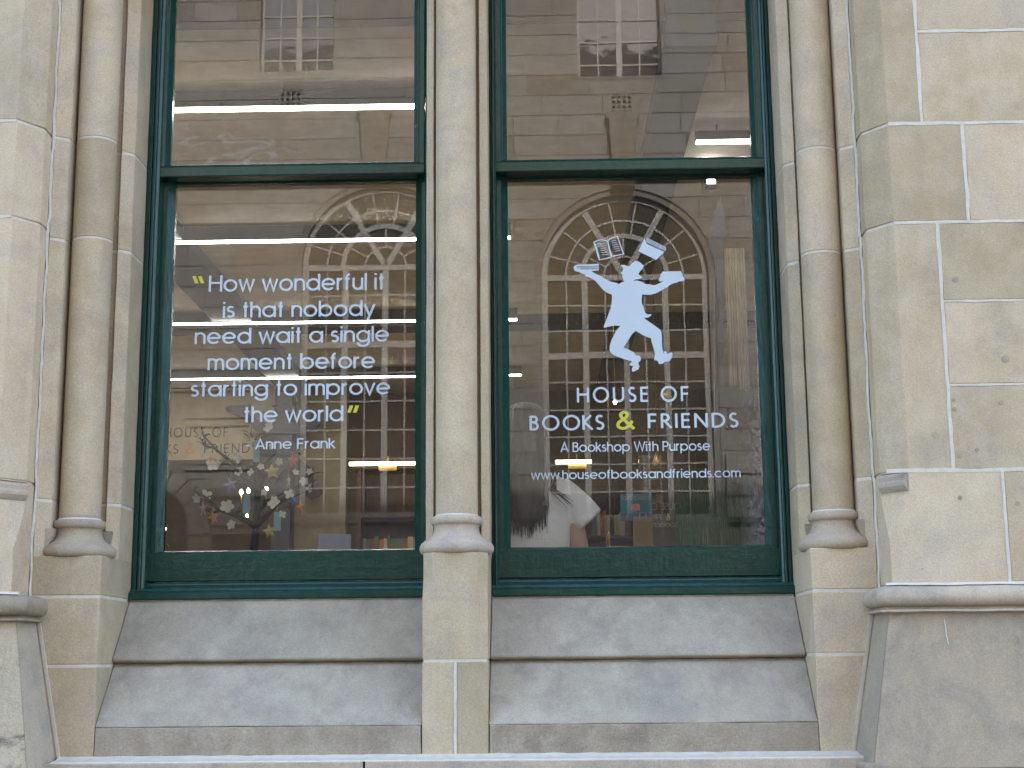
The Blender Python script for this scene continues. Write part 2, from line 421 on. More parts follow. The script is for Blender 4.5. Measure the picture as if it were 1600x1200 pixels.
# ---- stroke lettering. x-height .74, cap height 1, stroke S
S = 0.105
def arc(cx, cy, rx, ry, a0, a1, n=None):
    n = n or max(6, int(abs(a1 - a0) / 9))
    return [(cx + rx * math.cos(math.radians(a0 + (a1 - a0) * i / n)), cy + ry * math.sin(math.radians(a0 + (a1 - a0) * i / n))) for i in range(n + 1)]
def glyphs(kind):
    s = S; h = s / 2; X = 0.74; R = (X - s) / 2; c = X / 2; G = {}
    W = 2 * R
    G['o'] = (W, [arc(R, c, R, R, 0, 360)])
    G['a'] = (W, [arc(R, c, R, R, 0, 360), [(W, 0), (W, X)]])
    G['b'] = (W, [arc(R, c, R, R, 0, 360), [(0, 0), (0, 1)]])
    G['d'] = (W, [arc(R, c, R, R, 0, 360), [(W, 0), (W, 1)]])
    G['p'] = (W, [arc(R, c, R, R, 0, 360), [(0, -.26), (0, X)]])
    G['q'] = (W, [arc(R, c, R, R, 0, 360), [(W, -.26), (W, X)]])
    G['g'] = (W, [arc(R, c, R, R, 0, 360), [(W, X), (W, .02)] + arc(R, .02, R, R * .85, 0, -168)[1:]])
    G['e'] = (W, [[(0.01, c), (W, c)] , arc(R, c, R, R, 0, 318)])
    G['c'] = (W * .93, [arc(R, c, R, R, 42, 318)])
    rn = .235
    G['n'] = (2 * rn, [[(0, 0), (0, X)], arc(rn, X - h - rn, rn, rn, 180, 0) + [(2 * rn, 0)]])
    G['h'] = (2 * rn, [[(0, 0), (0, 1)], arc(rn, X - h - rn, rn, rn, 180, 0) + [(2 * rn, 0)]])
    G['u'] = (2 * rn, [[(2 * rn, 0), (2 * rn, X)], [(0, X)] + arc(rn, h + rn, rn, rn, 180, 360)])
    rm = .20
    G['m'] = (4 * rm, [[(0, 0), (0, X)], arc(rm, X - h - rm, rm, rm, 180, 0) + [(2 * rm, 0)], arc(3 * rm, X - h - rm, rm, rm, 180, 0) + [(4 * rm, 0)]])
    G['r'] = (.23, [[(0, 0), (0, X)], arc(.24, X - h - .24, .24, .24, 180, 90)])
    G['f'] = (.24, [[(.07, 0), (.07, .80)] + arc(.23, .80, .16, .15, 180, 90)[1:], [(-.05, X - h), (.22, X - h)]])
    G['t'] = (.24, [[(.12, 0), (.12, .98)], [(-.01, X - h), (.25, X - h)]])
    G['i'] = (0, [[(0, 0), (0, X)], [(0, .88), (0, 1)]])
    G['l'] = (0, [[(0, 0), (0, 1)]])
    r1, r2 = .150, .172
    G['s'] = (.33, [arc(.165, X - h - r1, r1, r1, 35, 250, 14)[:-1] + arc(.165, h + r2, r2, r2, 78, -145, 16)])
    G['w'] = (.80, [[(0, X), (.20, 0.03), (.40, X - .03), (.60, .03), (.80, X)]])
    G['v'] = (.52, [[(0, X), (.26, 0.02), (.52, X)]])
    G['y'] = (.54, [[(0, X), (.27, .04)], [(.54, X), (.17, -.25)]])
    G['k'] = (.42, [[(0, 0), (0, 1)], [(.40, X), (.03, .34)], [(.14, .44), (.44, 0)]])
    G['.'] = (0, [[(0, 0), (0, s * 1.15)]])
    G['-'] = (.24, [[(0, .36), (.26, .36)]])
    if kind == 'avant':
        G['H'] = (.62, [[(0, 0), (0, 1)], [(.62, 0), (.62, 1)], [(0, .54), (.62, .54)]])
        G['A'] = (.70, [[(0, 0), (.35, .98), (.70, 0)], [(.12, .30), (.58, .30)]])
        G['F'] = (.42, [[(.46, 1 - h), (0, 1 - h)], [(0, 1), (0, 0)], [(0, .53), (.42, .53)]])
        G['W'] = (1.02, [[(0, 1), (.25, .02), (.51, .98), (.77, .02), (1.02, 1)]])
        G['B'] = (.46, [[(0, 0), (0, 1)], [(0, 1 - h), (.25, 1 - h)] + arc(.25, .765, .18, .183, 90, -90)[1:] + [(0, .582)], [(.2, .53), (.27, .53)] + arc(.27, .29, .21, .238, 90, -90)[1:] + [(0, h)]])
        G['P'] = (.46, [[(0, 0), (0, 1)], [(0, 1 - h), (.25, 1 - h)] + arc(.25, .71, .24, .238, 90, -90)[1:] + [(0, .472)]])
    else:
        q = .5 - h
        G['H'] = (.66, [[(0, 0), (0, 1)], [(.66, 0), (.66, 1)], [(0, .53), (.66, .53)]])
        G['O'] = (.92, [arc(.46, .5, .46, q + .02, 0, 360, 40)])
        G['U'] = (.60, [[(0, 1), (0, .32)] + arc(.30, .32, .30, .27, 180, 360)[1:] + [(.60, 1)]])
        G['S'] = (.40, [arc(.20, .735, .19, .212, 40, 255, 14)[:-1] + arc(.195, .265, .205, .215, 76, -145, 16)])
        G['E'] = (.40, [[(.44, 1 - h), (0, 1 - h)], [(0, 1), (0, 0)], [(0, .53), (.40, .53)], [(0, h), (.44, h)]])
        G['F'] = (.40, [[(.44, 1 - h), (0, 1 - h)], [(0, 1), (0, 0)], [(0, .50), (.40, .50)]])
        G['B'] = (.42, [[(0, 0), (0, 1)], [(0, 1 - h), (.20, 1 - h)] + arc(.20, .755, .17, .193, 90, -90)[1:] + [(0, .562)], [(.15, .52), (.20, .52)] + arc(.20, .285, .22, .233, 90, -90)[1:] + [(0, h)]])
        G['K'] = (.52, [[(0, 0), (0, 1)], [(.46, 1), (.03, .50)], [(.03, .54), (.55, 0)]])
        G['R'] = (.48, [[(0, 0), (0, 1)], [(0, 1 - h), (.18, 1 - h)] + arc(.18, .725, .21, .222, 90, -90)[1:] + [(0, .503)], [(.16, .50), (.54, 0)]])
        G['I'] = (0, [[(0, 0), (0, 1)]])
        G['N'] = (.66, [[(0, 0), (0, 1)], [(.0, .96), (.66, .04)], [(.66, 0), (.66, 1)]])
        G['D'] = (.66, [[(0, 0), (0, 1)], [(0, 1 - h), (.20, 1 - h)] + arc(.20, .5, .46, q, 90, -90)[1:] + [(0, h)]])
        G['G'] = (.72, [arc(.46, .5, .46, q + .02, 48, 322, 30) + [(.82, .45), (.56, .45)]])
        G['C'] = (.66, [arc(.46, .5, .46, q + .02, 50, 310, 30)])
        G['A'] = (.70, [[(0, 0), (.35, .98), (.70, 0)], [(.12, .30), (.58, .30)]])
        G['T'] = (.56, [[(0, 1 - h), (.56, 1 - h)], [(.28, 1), (.28, 0)]])
        G['&'] = (.80, [[(.82, 0), (.60, .235), (.26, .63), (.20, .72), (.19, .80), (.22, .89), (.30, .945), (.40, .945), (.48, .90), (.51, .81), (.48, .71), (.39, .61), (.16, .44), (.07, .34), (.04, .24), (.07, .13), (.15, .06), (.27, .03), (.42, .06), (.55, .16), (.66, .31), (.73, .46)]])
    return G
GA, GG = glyphs('avant'), glyphs('gill')
def text_mesh(txt, x0, x1, zb0, zb1, cap, Y, kind='avant', weight=1.0, space=0.34, gap=0.095, mirror=False):
    """lettering from x0 to x1 on the plane y=Y, baseline z from zb0 to zb1"""
    G = GA if kind == 'avant' else GG
    x = 0; items = []
    for ch in txt:
        if ch == ' ': x += space; continue
        w, st = G[ch]
        diag = ch in 'vwyAWkK'
        lead = gap * (0.45 if diag else 1)
        x += lead / 2 + (S / 2 if not diag else S / 2)
        items.append((x, st)); x += w + S / 2 + lead / 2
    total = x; sx = (x1 - x0) / total
    mb = MB(); k = 0
    sgn = -1 if mirror else 1
    for gx, st in items:
        for pl in st:
            closed = len(pl) > 6 and math.hypot(pl[0][0] - pl[-1][0], pl[0][1] - pl[-1][1]) < 1e-6
            pts = pl[:-1] if closed else pl
            L, R = strip_mesh(pts, S * weight, closed)
            yy = Y - 0.00012 * (k % 5); k += 1
            def tr(p, q=0):
                X = x0 + (gx + p.x) * sx
                if mirror: X = x0 + x1 - X
                return (X, yy - .0004 * q, zb0 + (zb1 - zb0) * (gx + p.x) * sx / (x1 - x0) + p.y * cap)
            n = len(L); cl_ = 0 if closed else 1; v = [tr(p, cl_ * i / n) for i, p in enumerate(L)] + [tr(p, cl_ * i / n) for i, p in enumerate(R)]
            f = [(i, i + 1, n + i + 1, n + i) for i in range(n - 1)]
            if closed: f.append((n - 1, 0, n, 2 * n - 1))
            mb.add(v, f)
    me_ = mesh('lettering', mb.v, mb.f)
    return me_
def poly_mesh(polys, Y, y_back=None):
    """filled outline(s) [(x,z)...] with slight thickness"""
    from mathutils.geometry import tessellate_polygon
    v = []; f = []
    for pl in polys:
        k = len(v); n = len(pl)
        v += [(a, Y, b) for a, b in pl]
        tris = tessellate_polygon([[Vector((a, b, 0)) for a, b in pl]])
        f += [tuple(i + k for i in t) for t in tris]
        if y_back is not None:
            v += [(a, y_back, b) for a, b in pl]
            f += [tuple(i + k + n for i in t)[::-1] for t in tris]
            f += [(k + i, k + (i + 1) % n, k + n + (i + 1) % n, k + n + i) for i in range(n)]
    return fixn(mesh('outline', v, f))
# ------------------------------------------------------------------ ground (never in frame, but the street is there)
g = MB().box(-60, 60, -60, 60, -0.3, -0.02).me('ground'); obj('ground', g, M['asphalt'], kind='structure')
r = MB().box(-60, 60, -10.4, -2.4, -0.018, 0.0).me('road'); obj('road', r, M['asphalt'], kind='structure')
for y0, y1 in ((-2.4, 0.3), (-13.3, -10.4)):
    p_ = MB().box(-60, 60, y0, y1, -0.015, 0.12).me('pavement'); obj('pavement', p_, M['paving'], kind='structure')

# ------------------------------------------------------------------ the sandstone wall of the shop
wall = thing('stone_wall', 'pale sandstone shopfront wall with engaged columns, chamfered piers and sloping sills around two windows', 'wall', (-0.311, 0, 0))
J = 0.0045                                   # half a joint
TOP = 4.9
def blocks(poly, zs, mats, inset=J, name='stone_block', **kw):
    for i in range(len(zs) - 1):
        mt = mats[i % len(mats)] if isinstance(mats, (list, tuple)) else mats
        extr(name, poly, zs[i] + inset, zs[i + 1] - inset, M[mt], wall, **kw)
def mortar(poly, z0, z1, mat='mortar', step=0.012):
    """a mortar bed following the outline, very slightly recessed and ragged"""
    n = max(2, int((z1 - z0) / 0.03)); 
    return extr('mortar', poly, z0, z1, M[mat], wall, amp=0.0022, step=0.03, bev=0)
def inset_poly(poly, d):
    n = len(poly); out = []
    area = sum(poly[i][0] * poly[(i + 1) % n][1] - poly[(i + 1) % n][0] * poly[i][1] for i in range(n))
    sg = 1 if area > 0 else -1
    for i in range(n):
        a, b, c = Vector(poly[i - 1]), Vector(poly[i]), Vector(poly[(i + 1) % n])
        d1 = (b - a).normalized(); d2 = (c - b).normalized()
        n1 = Vector((-d1.y, d1.x)) * sg; n2 = Vector((-d2.y, d2.x)) * sg
        m = (n1 + n2); m = m.normalized() if m.length > 1e-6 else n1
        out.append(tuple(b + m * (d / max(0.5, m.dot(n1)))))
    return out

MD = 0.0022                                   # how far the pointing sits back

def jamb(side):
    """side=+1 right, -1 left : moulded inner stones, column, chamfered outer stones"""
    if side > 0:
        X = lambda v: v
        zA = [2.26, 3.107, 3.50, TOP]; zS = [2.15, 3.11, 3.512, TOP]
        zB = [2.262, 3.15, 3.519, TOP]
        inner = [(.945, .80), (.945, .385), (.985, .345), (.990, .362), (1.128, .362), (1.128, .206), (1.150, .190), (1.1755, .172), (1.1755, .80)]
        cx, XJ = 1.056, 1.181
        outerL, cor = 1.181, 1.262
    else:
        zA = [2.215, 3.19, 3.585, TOP]; zS = [2.15, 3.205, 3.60, TOP]
        zB = [2.27, 3.222, 3.587, TOP]
        inner = [(-1.570, .80), (-1.570, .385), (-1.612, .345), (-1.617, .362), (-1.768, .362), (-1.768, .206), (-1.790, .190), (-1.8175, .172), (-1.8175, .80)]
        cx, XJ = -1.690, -1.823
        outerL, cor = -1.823, -1.897
    s = side
    # inner moulded stones
    blocks(inner, [2.006] + zA, ['sand'])
    mortar(inset_poly(inner, MD), 2.01, TOP)
    # vertical mortar between the inner and outer stones
    a = .172
    q = [(inner[-2][0] - .001 * s, a - .001), (inner[-2][0] + .0065 * s, a - .004), (inner[-2][0] + .0065 * s, .5), (inner[-2][0] - .001 * s, .5)]
    extr('mortar', q, 1.66, TOP, M['mortar'], wall, amp=0.005, step=0.02, bev=0)
    # column shaft
    R = 0.0745
    for i in range(len(zS) - 1):
        prof = [(R - .004, zS[i] + .003), (R, zS[i] + .006)]
        nn = max(2, int((zS[i + 1] - zS[i]) / .12))
        prof += [(R, zS[i] + .006 + (zS[i + 1] - zS[i] - .012) * k / nn) for k in range(1, nn)]
        prof += [(R, zS[i + 1] - .006), (R - .004, zS[i + 1] - .003)]
        m = MB().lathe(prof, cx, .285, 44).me('column_shaft'); shade_auto(m, 35)
        part('column_shaft', m, M['sand'], wall)
        if i:
            m = MB().lathe([(R - .0015, zS[i] - .004), (R - .0015, zS[i] + .004)], cx, .285, 44).me('mortar'); shade_auto(m, 60)
            part('mortar', m, M['mortar'], wall)
    column_base(cx, .285)
    # pedestal of the jamb, below the column
    xr, xo = (.945, 1.1755) if s > 0 else (-1.570, -1.8175)
    zt = 1.855 if s > 0 else 1.86
    zP = [1.312, 1.645 if s > 0 else 1.628, zt + .01, 2.014]
    ped = [(xr, .80), (xr, .172), (xo, .172), (xo, .80)]
    for i, mt in enumerate(('sand', 'sand', 'sand')):
        extr('stone_block', ped, zP[i] + (J if i else 0), zP[i + 1] - (J if i < 2 else 0), M[mt], wall)
    mortar(inset_poly(ped, MD), 1.32, 2.0)
    # broach: small shaped shoulders where the fillets die into the pedestal
    for xx, w in (((.985, .024), (1.150, .03)) if s > 0 else ((-1.612, .024), (-1.786, .03))):
        rings = []
        for k in range(7):
            t = k / 6; ww = w * math.cos(t * math.pi / 2) + .001
            z = 2.115 - t * .085
            yb = .345 if abs(xx - (cx)) < .085 else .20
            rings.append([(xx - ww, .36, z), (xx - ww, yb - .006, z), (xx + ww, yb - .006, z), (xx + ww, .36, z)])
        m = MB().loft(rings).me('broach'); part('broach', m, M['chamfer'], wall)
    return XJ

def column_base(cx, cy):
    R = .0745; pr = [(R, 2.165), (R + .002, 2.150), (.089, 2.147), (.0935, 2.141), (.0955, 2.133), (.0940, 2.124), (.089, 2.118), (.0835, 2.116),
          (.0815, 2.110), (.0815, 2.103), (.0835, 2.092), (.089, 2.080), (.099, 2.070), (.112, 2.063), (.117, 2.061), (.1185, 2.057), (.127, 2.052), (.1335, 2.042),
          (.1355, 2.032), (.1335, 2.022), (.127, 2.014), (.117, 2.010), (.10, 2.009)]
    m = MB().lathe(pr[::-1], cx, cy, 48).me('column_base'); shade_auto(m, 50)
    part('column_base', m, M['sandgrey'], wall)
    m = MB().lathe([(.0765, 2.144), (.081, 2.147), (.0775, 2.153), (.0755, 2.155)], cx, cy, 40).me('mortar'); part('mortar', m, M['mortar'], wall)

jamb(+1); jamb(-1)

# right outer stones and ashlar
def quoin(xa, cor, xj, z0, z1, mt='sand', chz=True):
    if chz: poly = [(xa, .45), (xa, .10), (cor, 0), (xj, 0), (xj, .45)]
    else: poly = [(xa, .45), (xa, 0), (xj, 0), (xj, .45)]
    return extr('stone_block', poly, z0 + J, z1 - J, M[mt], wall)
quoin(1.184, 1.262, 1.385, 3.519, 4.60)
quoin(1.184, 1.262, 1.528, 3.150, 3.519)
quoin(1.184, 1.262, 1.416, 2.262, 3.150)
# lower pier stone: square corner, reached through a stopped chamfer
def pier_low(s, xa, cor, xj, zt, zb, mt):
    rings = []
    n = 26
    for k in range(n + 1):
        z = zb + (zt - zb) * k / n
        t = (z - (zt - .235)) / .235            # 0 at the end of the tongue, 1 at the top
        c = 0.0 if t <= 0 else math.sin(min(1, t) * math.pi / 2) ** 0.9
        if z > zt - .075: c = 1.0
        if c <= 0.001: c = 0.02
        cy_ = .10 * c; cx_ = xa + (cor - xa) * c
        r = [(xa, .45), (xa, cy_), (cx_, 0), (xj, 0), (xj, .45)]
        rings.append([(x + wobble((x, y, z), .0015)[0], y + wobble((x, y, z), .0015)[1], z) for x, y in r])
    m = MB().loft(rings).me('stone_block'); shade_auto(m, 28)
    o = part('stone_block', m, M[mt], wall)
    # the little moulding of the stop
    mx, my = (xa + cor) / 2, .05
    dx, dy = (cor - xa), -.10
    L = math.hypot(dx, dy); ux, uy = dx / L, dy / L; nx, ny = (uy, -ux) if s > 0 else (-uy, ux)
    if ny > 0: nx, ny = -nx, -ny
    pr = [(0, 0), (.006, .0), (.012, -.006), (.012, -.020), (.020, -.030), (.020, -.040), (.012, -.052), (.004, -.060), (0, -.062)]
    rings = []
    for e in (-.46, .46):
        rings.append([(mx + ux * L * e + nx * (d - .002), my + uy * L * e + ny * (d - .002), zt - .004 + dz) for d, dz in pr])
    m = MB().loft(rings).me('chamfer_stop'); part('chamfer_stop', m, M['sandgrey'], wall)
pier_low(+1, 1.184, 1.262, 1.583, 2.262 - J, 1.878, 'sand')
# wall blocks on the right (full course lengths, more than the frame shows)
def ab(x0, x1, z0, z1, mt='sand', name='stone_block'):
    return extr(name, [(x0 + J, .45), (x0 + J, 0), (x1 - J, 0), (x1 - J, .45)], z0 + J, z1 - J, M[mt], wall)
ab(1.385, 1.98, 3.872, 4.24); ab(1.385, 1.98, 4.24, 4.60)
ab(1.385, 1.98, 3.519, 3.872)
ab(1.528, 2.25, 3.150, 3.519)
ab(1.416, 2.10, 2.860, 3.150); ab(1.416, 2.20, 2.560, 2.860); ab(1.416, 1.99, 2.262, 2.560)
ab(1.583, 2.35, 1.878, 2.262)
for x0, z0, z1 in ((1.98, 3.519, 3.872), (2.25, 3.15, 3.519), (2.10, 2.86, 3.15), (2.20, 2.56, 2.86), (1.99, 2.262, 2.56), (2.35, 1.878, 2.262), (1.98, 3.872, 4.60)):
    ab(x0, 3.2, z0, z1)
mortar([(1.19, .44), (1.19, .10 + MD), (1.262 + MD, MD), (3.2, MD), (3.2, .44)], 2.262, 4.9)
mortar([(1.19, .44), (1.19, .12), (1.28, .02), (1.30, MD), (3.2, MD), (3.2, .44)], 1.86, 2.262)
# raised pointing smears on the widest joints of the right pier
def pointing(x0, x1, z, w=.009):
    n = max(2, int((x1 - x0) / .02)); r1 = []; r2 = []
    up = []; dn = []
    for i in range(n + 1):
        x = x0 + (x1 - x0) * i / n
        a = noise.noise(Vector((x * 14, z * 9, 1))) * .0030; b = noise.noise(Vector((x * 14, z * 9, 8))) * .0030
        up.append((x, -.0012, z + w / 2 + a)); dn.append((x, -.0012, z - w / 2 + b))
    k = len(up)
    v = up + dn + [(p[0], .004, p[2]) for p in up] + [(p[0], .004, p[2]) for p in dn]
    f = [(i, i + 1, k + i + 1, k + i) for i in range(k - 1)] + [(2 * k + i, 2 * k + i + 1, i + 1, i) for i in range(k - 1)] + [(k + i, k + i + 1, 3 * k + i + 1, 3 * k + i) for i in range(k - 1)]
    part('mortar', fixn(mesh('mortar', v, f)), M['mortar'], wall)
def vpointing(x, z0, z1, w=.009, dx=0.0):
    n = max(2, int((z1 - z0) / .02)); a_ = []; b_ = []
    for i in range(n + 1):
        z = z0 + (z1 - z0) * i / n; xx = x + dx * i / n
        a = noise.noise(Vector((x * 9, z * 14, 1))) * .003; b = noise.noise(Vector((x * 9, z * 14, 8))) * .003
        a_.append((xx - w / 2 + a, -.0014, z)); b_.append((xx + w / 2 + b, -.0014, z))
    k = len(a_); v = a_ + b_ + [(p[0], .004, p[2]) for p in a_] + [(p[0], .004, p[2]) for p in b_]
    f = [(i, i + 1, k + i + 1, k + i) for i in range(k - 1)] + [(2 * k + i, 2 * k + i + 1, i + 1, i) for i in range(k - 1)] + [(k + i, k + i + 1, 3 * k + i + 1, 3 * k + i) for i in range(k - 1)]
    part('mortar', fixn(mesh('mortar', v, f)), M['mortar'], wall)
pointing(1.264, 3.0, 3.519, .012); pointing(1.264, 3.0, 3.150, .010); pointing(1.385, 3.0, 3.872, .011)
pointing(1.416, 3.0, 2.560, .007); pointing(1.416, 3.0, 2.860, .007); pointing(1.186, 3.0, 2.262, .013)
vpointing(1.385, 3.519, 4.6, .012); vpointing(1.528, 3.15, 3.519, .0125); vpointing(1.416, 2.262, 3.15, .0125); vpointing(1.583, 1.88, 2.262, .011)
# filled drill holes
for px, py, rr in ((1493, 437, .010), (1571, 561, .014), (1490, 625, .007), (1491, 640, .009), (1564, 629, .007), (1526, 703, .007), (1500, 712, .008), (1500, 778, .008), (1590, 787, .008), (1461, 679, .010)):
    c_ = P(px, py, 0)
    pts = [(c_.x + rr * (1 + .15 * noise.noise(Vector((math.cos(t), math.sin(t), px)))) * math.cos(t), c_.z + rr * math.sin(t)) for t in [2 * math.pi * k / 14 for k in range(14)]]
    part('filled_hole', poly_mesh([pts], -.0016, .004), M['oldmortar'], wall)

# left outer stones
extr('stone_block', [(-1.826, .45), (-1.826, .10), (-1.897, 0), (-2.75, 0), (-2.75, .45)], 3.587 + J, 4.6, M['sand'], wall)
extr('stone_block', [(-1.826, .45), (-1.826, .10), (-1.897, 0), (-2.75, 0), (-2.75, .45)], 3.222 + J, 3.587 - J, M['sand'], wall)
extr('stone_block', [(-1.826, .45), (-1.826, .10), (-1.897, 0), (-2.75, 0), (-2.75, .45)], 2.27 + J, 3.222 - J, M['sand'], wall)
# reversed order for the left pier's lower stone
pier_low(-1, -1.826, -1.897, -2.75, 2.27 - J, 1.872, 'sand')
mortar([(-1.832, .44), (-1.832, .10 + MD), (-1.897 - MD, MD), (-2.75, MD), (-2.75, .44)], 2.27, 4.9)
mortar([(-1.832, .44), (-1.832, .12), (-1.91, .02), (-1.93, MD), (-2.75, MD), (-2.75, .44)], 1.86, 2.27)
for z_ in (3.587, 3.222, 2.27): pointing(-2.7, -1.90, z_, .010)

# battered plinths with a roll moulding on top
def plinth(s):
    if s > 0:
        t = dict(a=(1.168, -.004), b=(1.163, .08), c=(1.157, .20)); u = dict(a=(1.082, -.03), b=(1.070, .07), c=(1.060, .20))
        xe = 3.2; z1, z0 = 1.785, 1.27; mt, ch = 'sandgrey', 'chamfer'
    else:
        t = dict(a=(-1.802, -.004), b=(-1.798, .08), c=(-1.793, .20)); u = dict(a=(-1.728, -.03), b=(-1.71, .07), c=(-1.690, .20))
        xe = -2.75; z1, z0 = 1.785, 1.27; mt, ch = 'soot', 'chamfer'
    n = 12; rings = []; rb = []
    for k in range(n + 1):
        q = 1 - (1 - k / n) ** 1.0; q2 = q * q * .35 + q * .65
        z = z1 + (z0 - z1) * q
        L = lambda i: tuple(t[i][j] + (u[i][j] - t[i][j]) * (q if j == 0 else q2) for j in (0, 1))
        A, B, C_ = L('a'), L('b'), L('c')
        rings.append([(A[0], A[1], z), (xe, A[1], z), (xe, .5, z), (A[0], .5, z)])
        rb.append([(A[0] - .0006 * s, A[1] + .0005, z), (B[0], B[1], z), (C_[0], C_[1], z), (C_[0], .49, z), (A[0] - .0006 * s, .49, z)])
    m = MB().loft(rings).me('plinth_stone'); o = part('plinth_stone', m, M[mt], wall); bevel(o, .004)
    m = MB().loft(rb).me('plinth_chamfer'); shade_auto(m, 20); part('plinth_chamfer', m, M[ch], wall)
    # bright pointing that runs down the back of the chamfer
    rr = []
    for k in range(n + 1):
        x, y, z = rb[k][2]
        rr.append([(x - .004 * s, .1685, z), (x - .016 * s + .003 * noise.noise(Vector((0, 0, z * 20))), .1665, z), (x - .014 * s, .20, z), (x + .01 * s, .20, z)])
    part('mortar', MB().loft(rr).me('mortar'), M['mortar'], wall)
    # roll moulding, returned round the corner
    prof = [(.02, 1.872), (-.012, 1.868), (-.034, 1.858), (-.046, 1.842), (-.048, 1.826), (-.042, 1.811), (-.028, 1.801), (-.012, 1.799), (-.012, 1.792), (-.028, 1.789), (-.030, 1.782), (-.014, 1.778), (.02, 1.776)]
    cxr = t['a'][0] - .006 * s
    rings = []
    def ring(x, y, ux, uy):   # offset direction (ux,uy) outwards
        return [(x + ux * (-d), y + uy * (-d), z) for d, z in prof]
    rings.append([(xe, d, z) for d, z in prof])
    nn = 30
    for k in range(nn):
        x = xe + (cxr - xe) * (k + 1) / (nn + 1)
        w_ = [wobble((x, d, z), .003, 14) for d, z in prof]
        rings.append([(x, d + w[1], z + w[2]) for (d, z), w in zip(prof, w_)])
    mit = [(cxr - s * (-d) * .92 * 1.0, d, z) for d, z in prof]
    rings.append(mit)
    bx_, by_ = t['b']
    rings.append([(cxr - s * (-d) * .92 - (.0 if d > 0 else 0), .09, z) for d, z in prof])
    rings.append([(cxr - s * (-d) * .92, .172, z) for d, z in prof])
    m = MB().loft(rings).me('roll_moulding'); shade_auto(m, 50); part('roll_moulding', m, M['sandgrey'] if s > 0 else M['rough'], wall)
    n0, n1 = (cxr, xe) if s > 0 else (xe, cxr)
    q = [(n0, .005, 1.868), (n0, -.016, 1.871), (n0, -.012, 1.878), (n0, .005, 1.881)]
    rg = []
    for k in range(60):
        x = n0 + (n1 - n0) * k / 59; w = noise.noise(Vector((x * 12, 0, 4))) * .003
        rg.append([(x, a[1] + w, a[2] + w) for a in q])
    part('mortar', MB().loft(rg).me('mortar'), M['mortar'], wall)
plinth(+1); plinth(-1)

# ------------------------------------------------------------------ mullion
MX = -.3105
mull = [(-.428, .80), (-.428, .347), (-.398, .331), (-.394, .365), (-.228, .365), (-.224, .331), (-.193, .347), (-.193, .80)]
extr('mullion_stone', mull, 2.012, TOP, M['sand'], wall)
m = MB().lathe([(.0765, 2.15)] + [(.0765, 2.15 + .12 * k) for k in range(1, 23)] + [(.0765, TOP)], MX, .2855, 48).me('column_shaft'); shade_auto(m, 40)
part('column_shaft', m, M['sand'], wall)
column_base(MX, .285)
# pedestal with stopped corners
rings = []
for k in range(25):
    z = 1.640 + .372 * k / 24
    zz = 2.012 - z
    c = .034 * (1 if zz < .085 else max(0.02, math.cos(min(1, (zz - .085) / .08) * math.pi / 2)))
    x0, x1 = -.4255, -.1955
    pl = [(x0, .6), (x0, .1715 + c), (x0 + c, .1715), (x1 - c, .1715), (x1, .1715 + c), (x1, .6)]
    rings.append([(x + wobble((x, y, z), .0015)[0], y + wobble((x, y, z), .0015)[1], z) for x, y in pl])
m = MB().loft(rings).me('mullion_pedestal'); shade_auto(m, 25); bevel(part('mullion_pedestal', m, M['sand'], wall), .003)
extr('stone_block', [(-.4255, .6), (-.4255, .1715), (-.3145, .1715), (-.3145, .6)], 1.312, 1.631, M['sand'], wall)
extr('stone_block', [(-.3065, .6), (-.3065, .1715), (-.1955, .1715), (-.1955, .6)], 1.312, 1.631, M['sand'], wall)
mortar([(-.422, .59), (-.422, .1730), (-.199, .1730), (-.199, .59)], 1.312, 1.66)
rg = []
for k in range(30):
    z = 1.314 + .316 * k / 29; w = noise.noise(Vector((2, 0, z * 30))) * .0015
    rg.append([(-.3160 + w, .1735, z), (-.3160 + w, .1695, z), (-.3050 + w, .1695, z), (-.3050 + w, .1735, z)])
part('mortar', MB().loft(rg).me('mortar'), M['mortar'], wall)

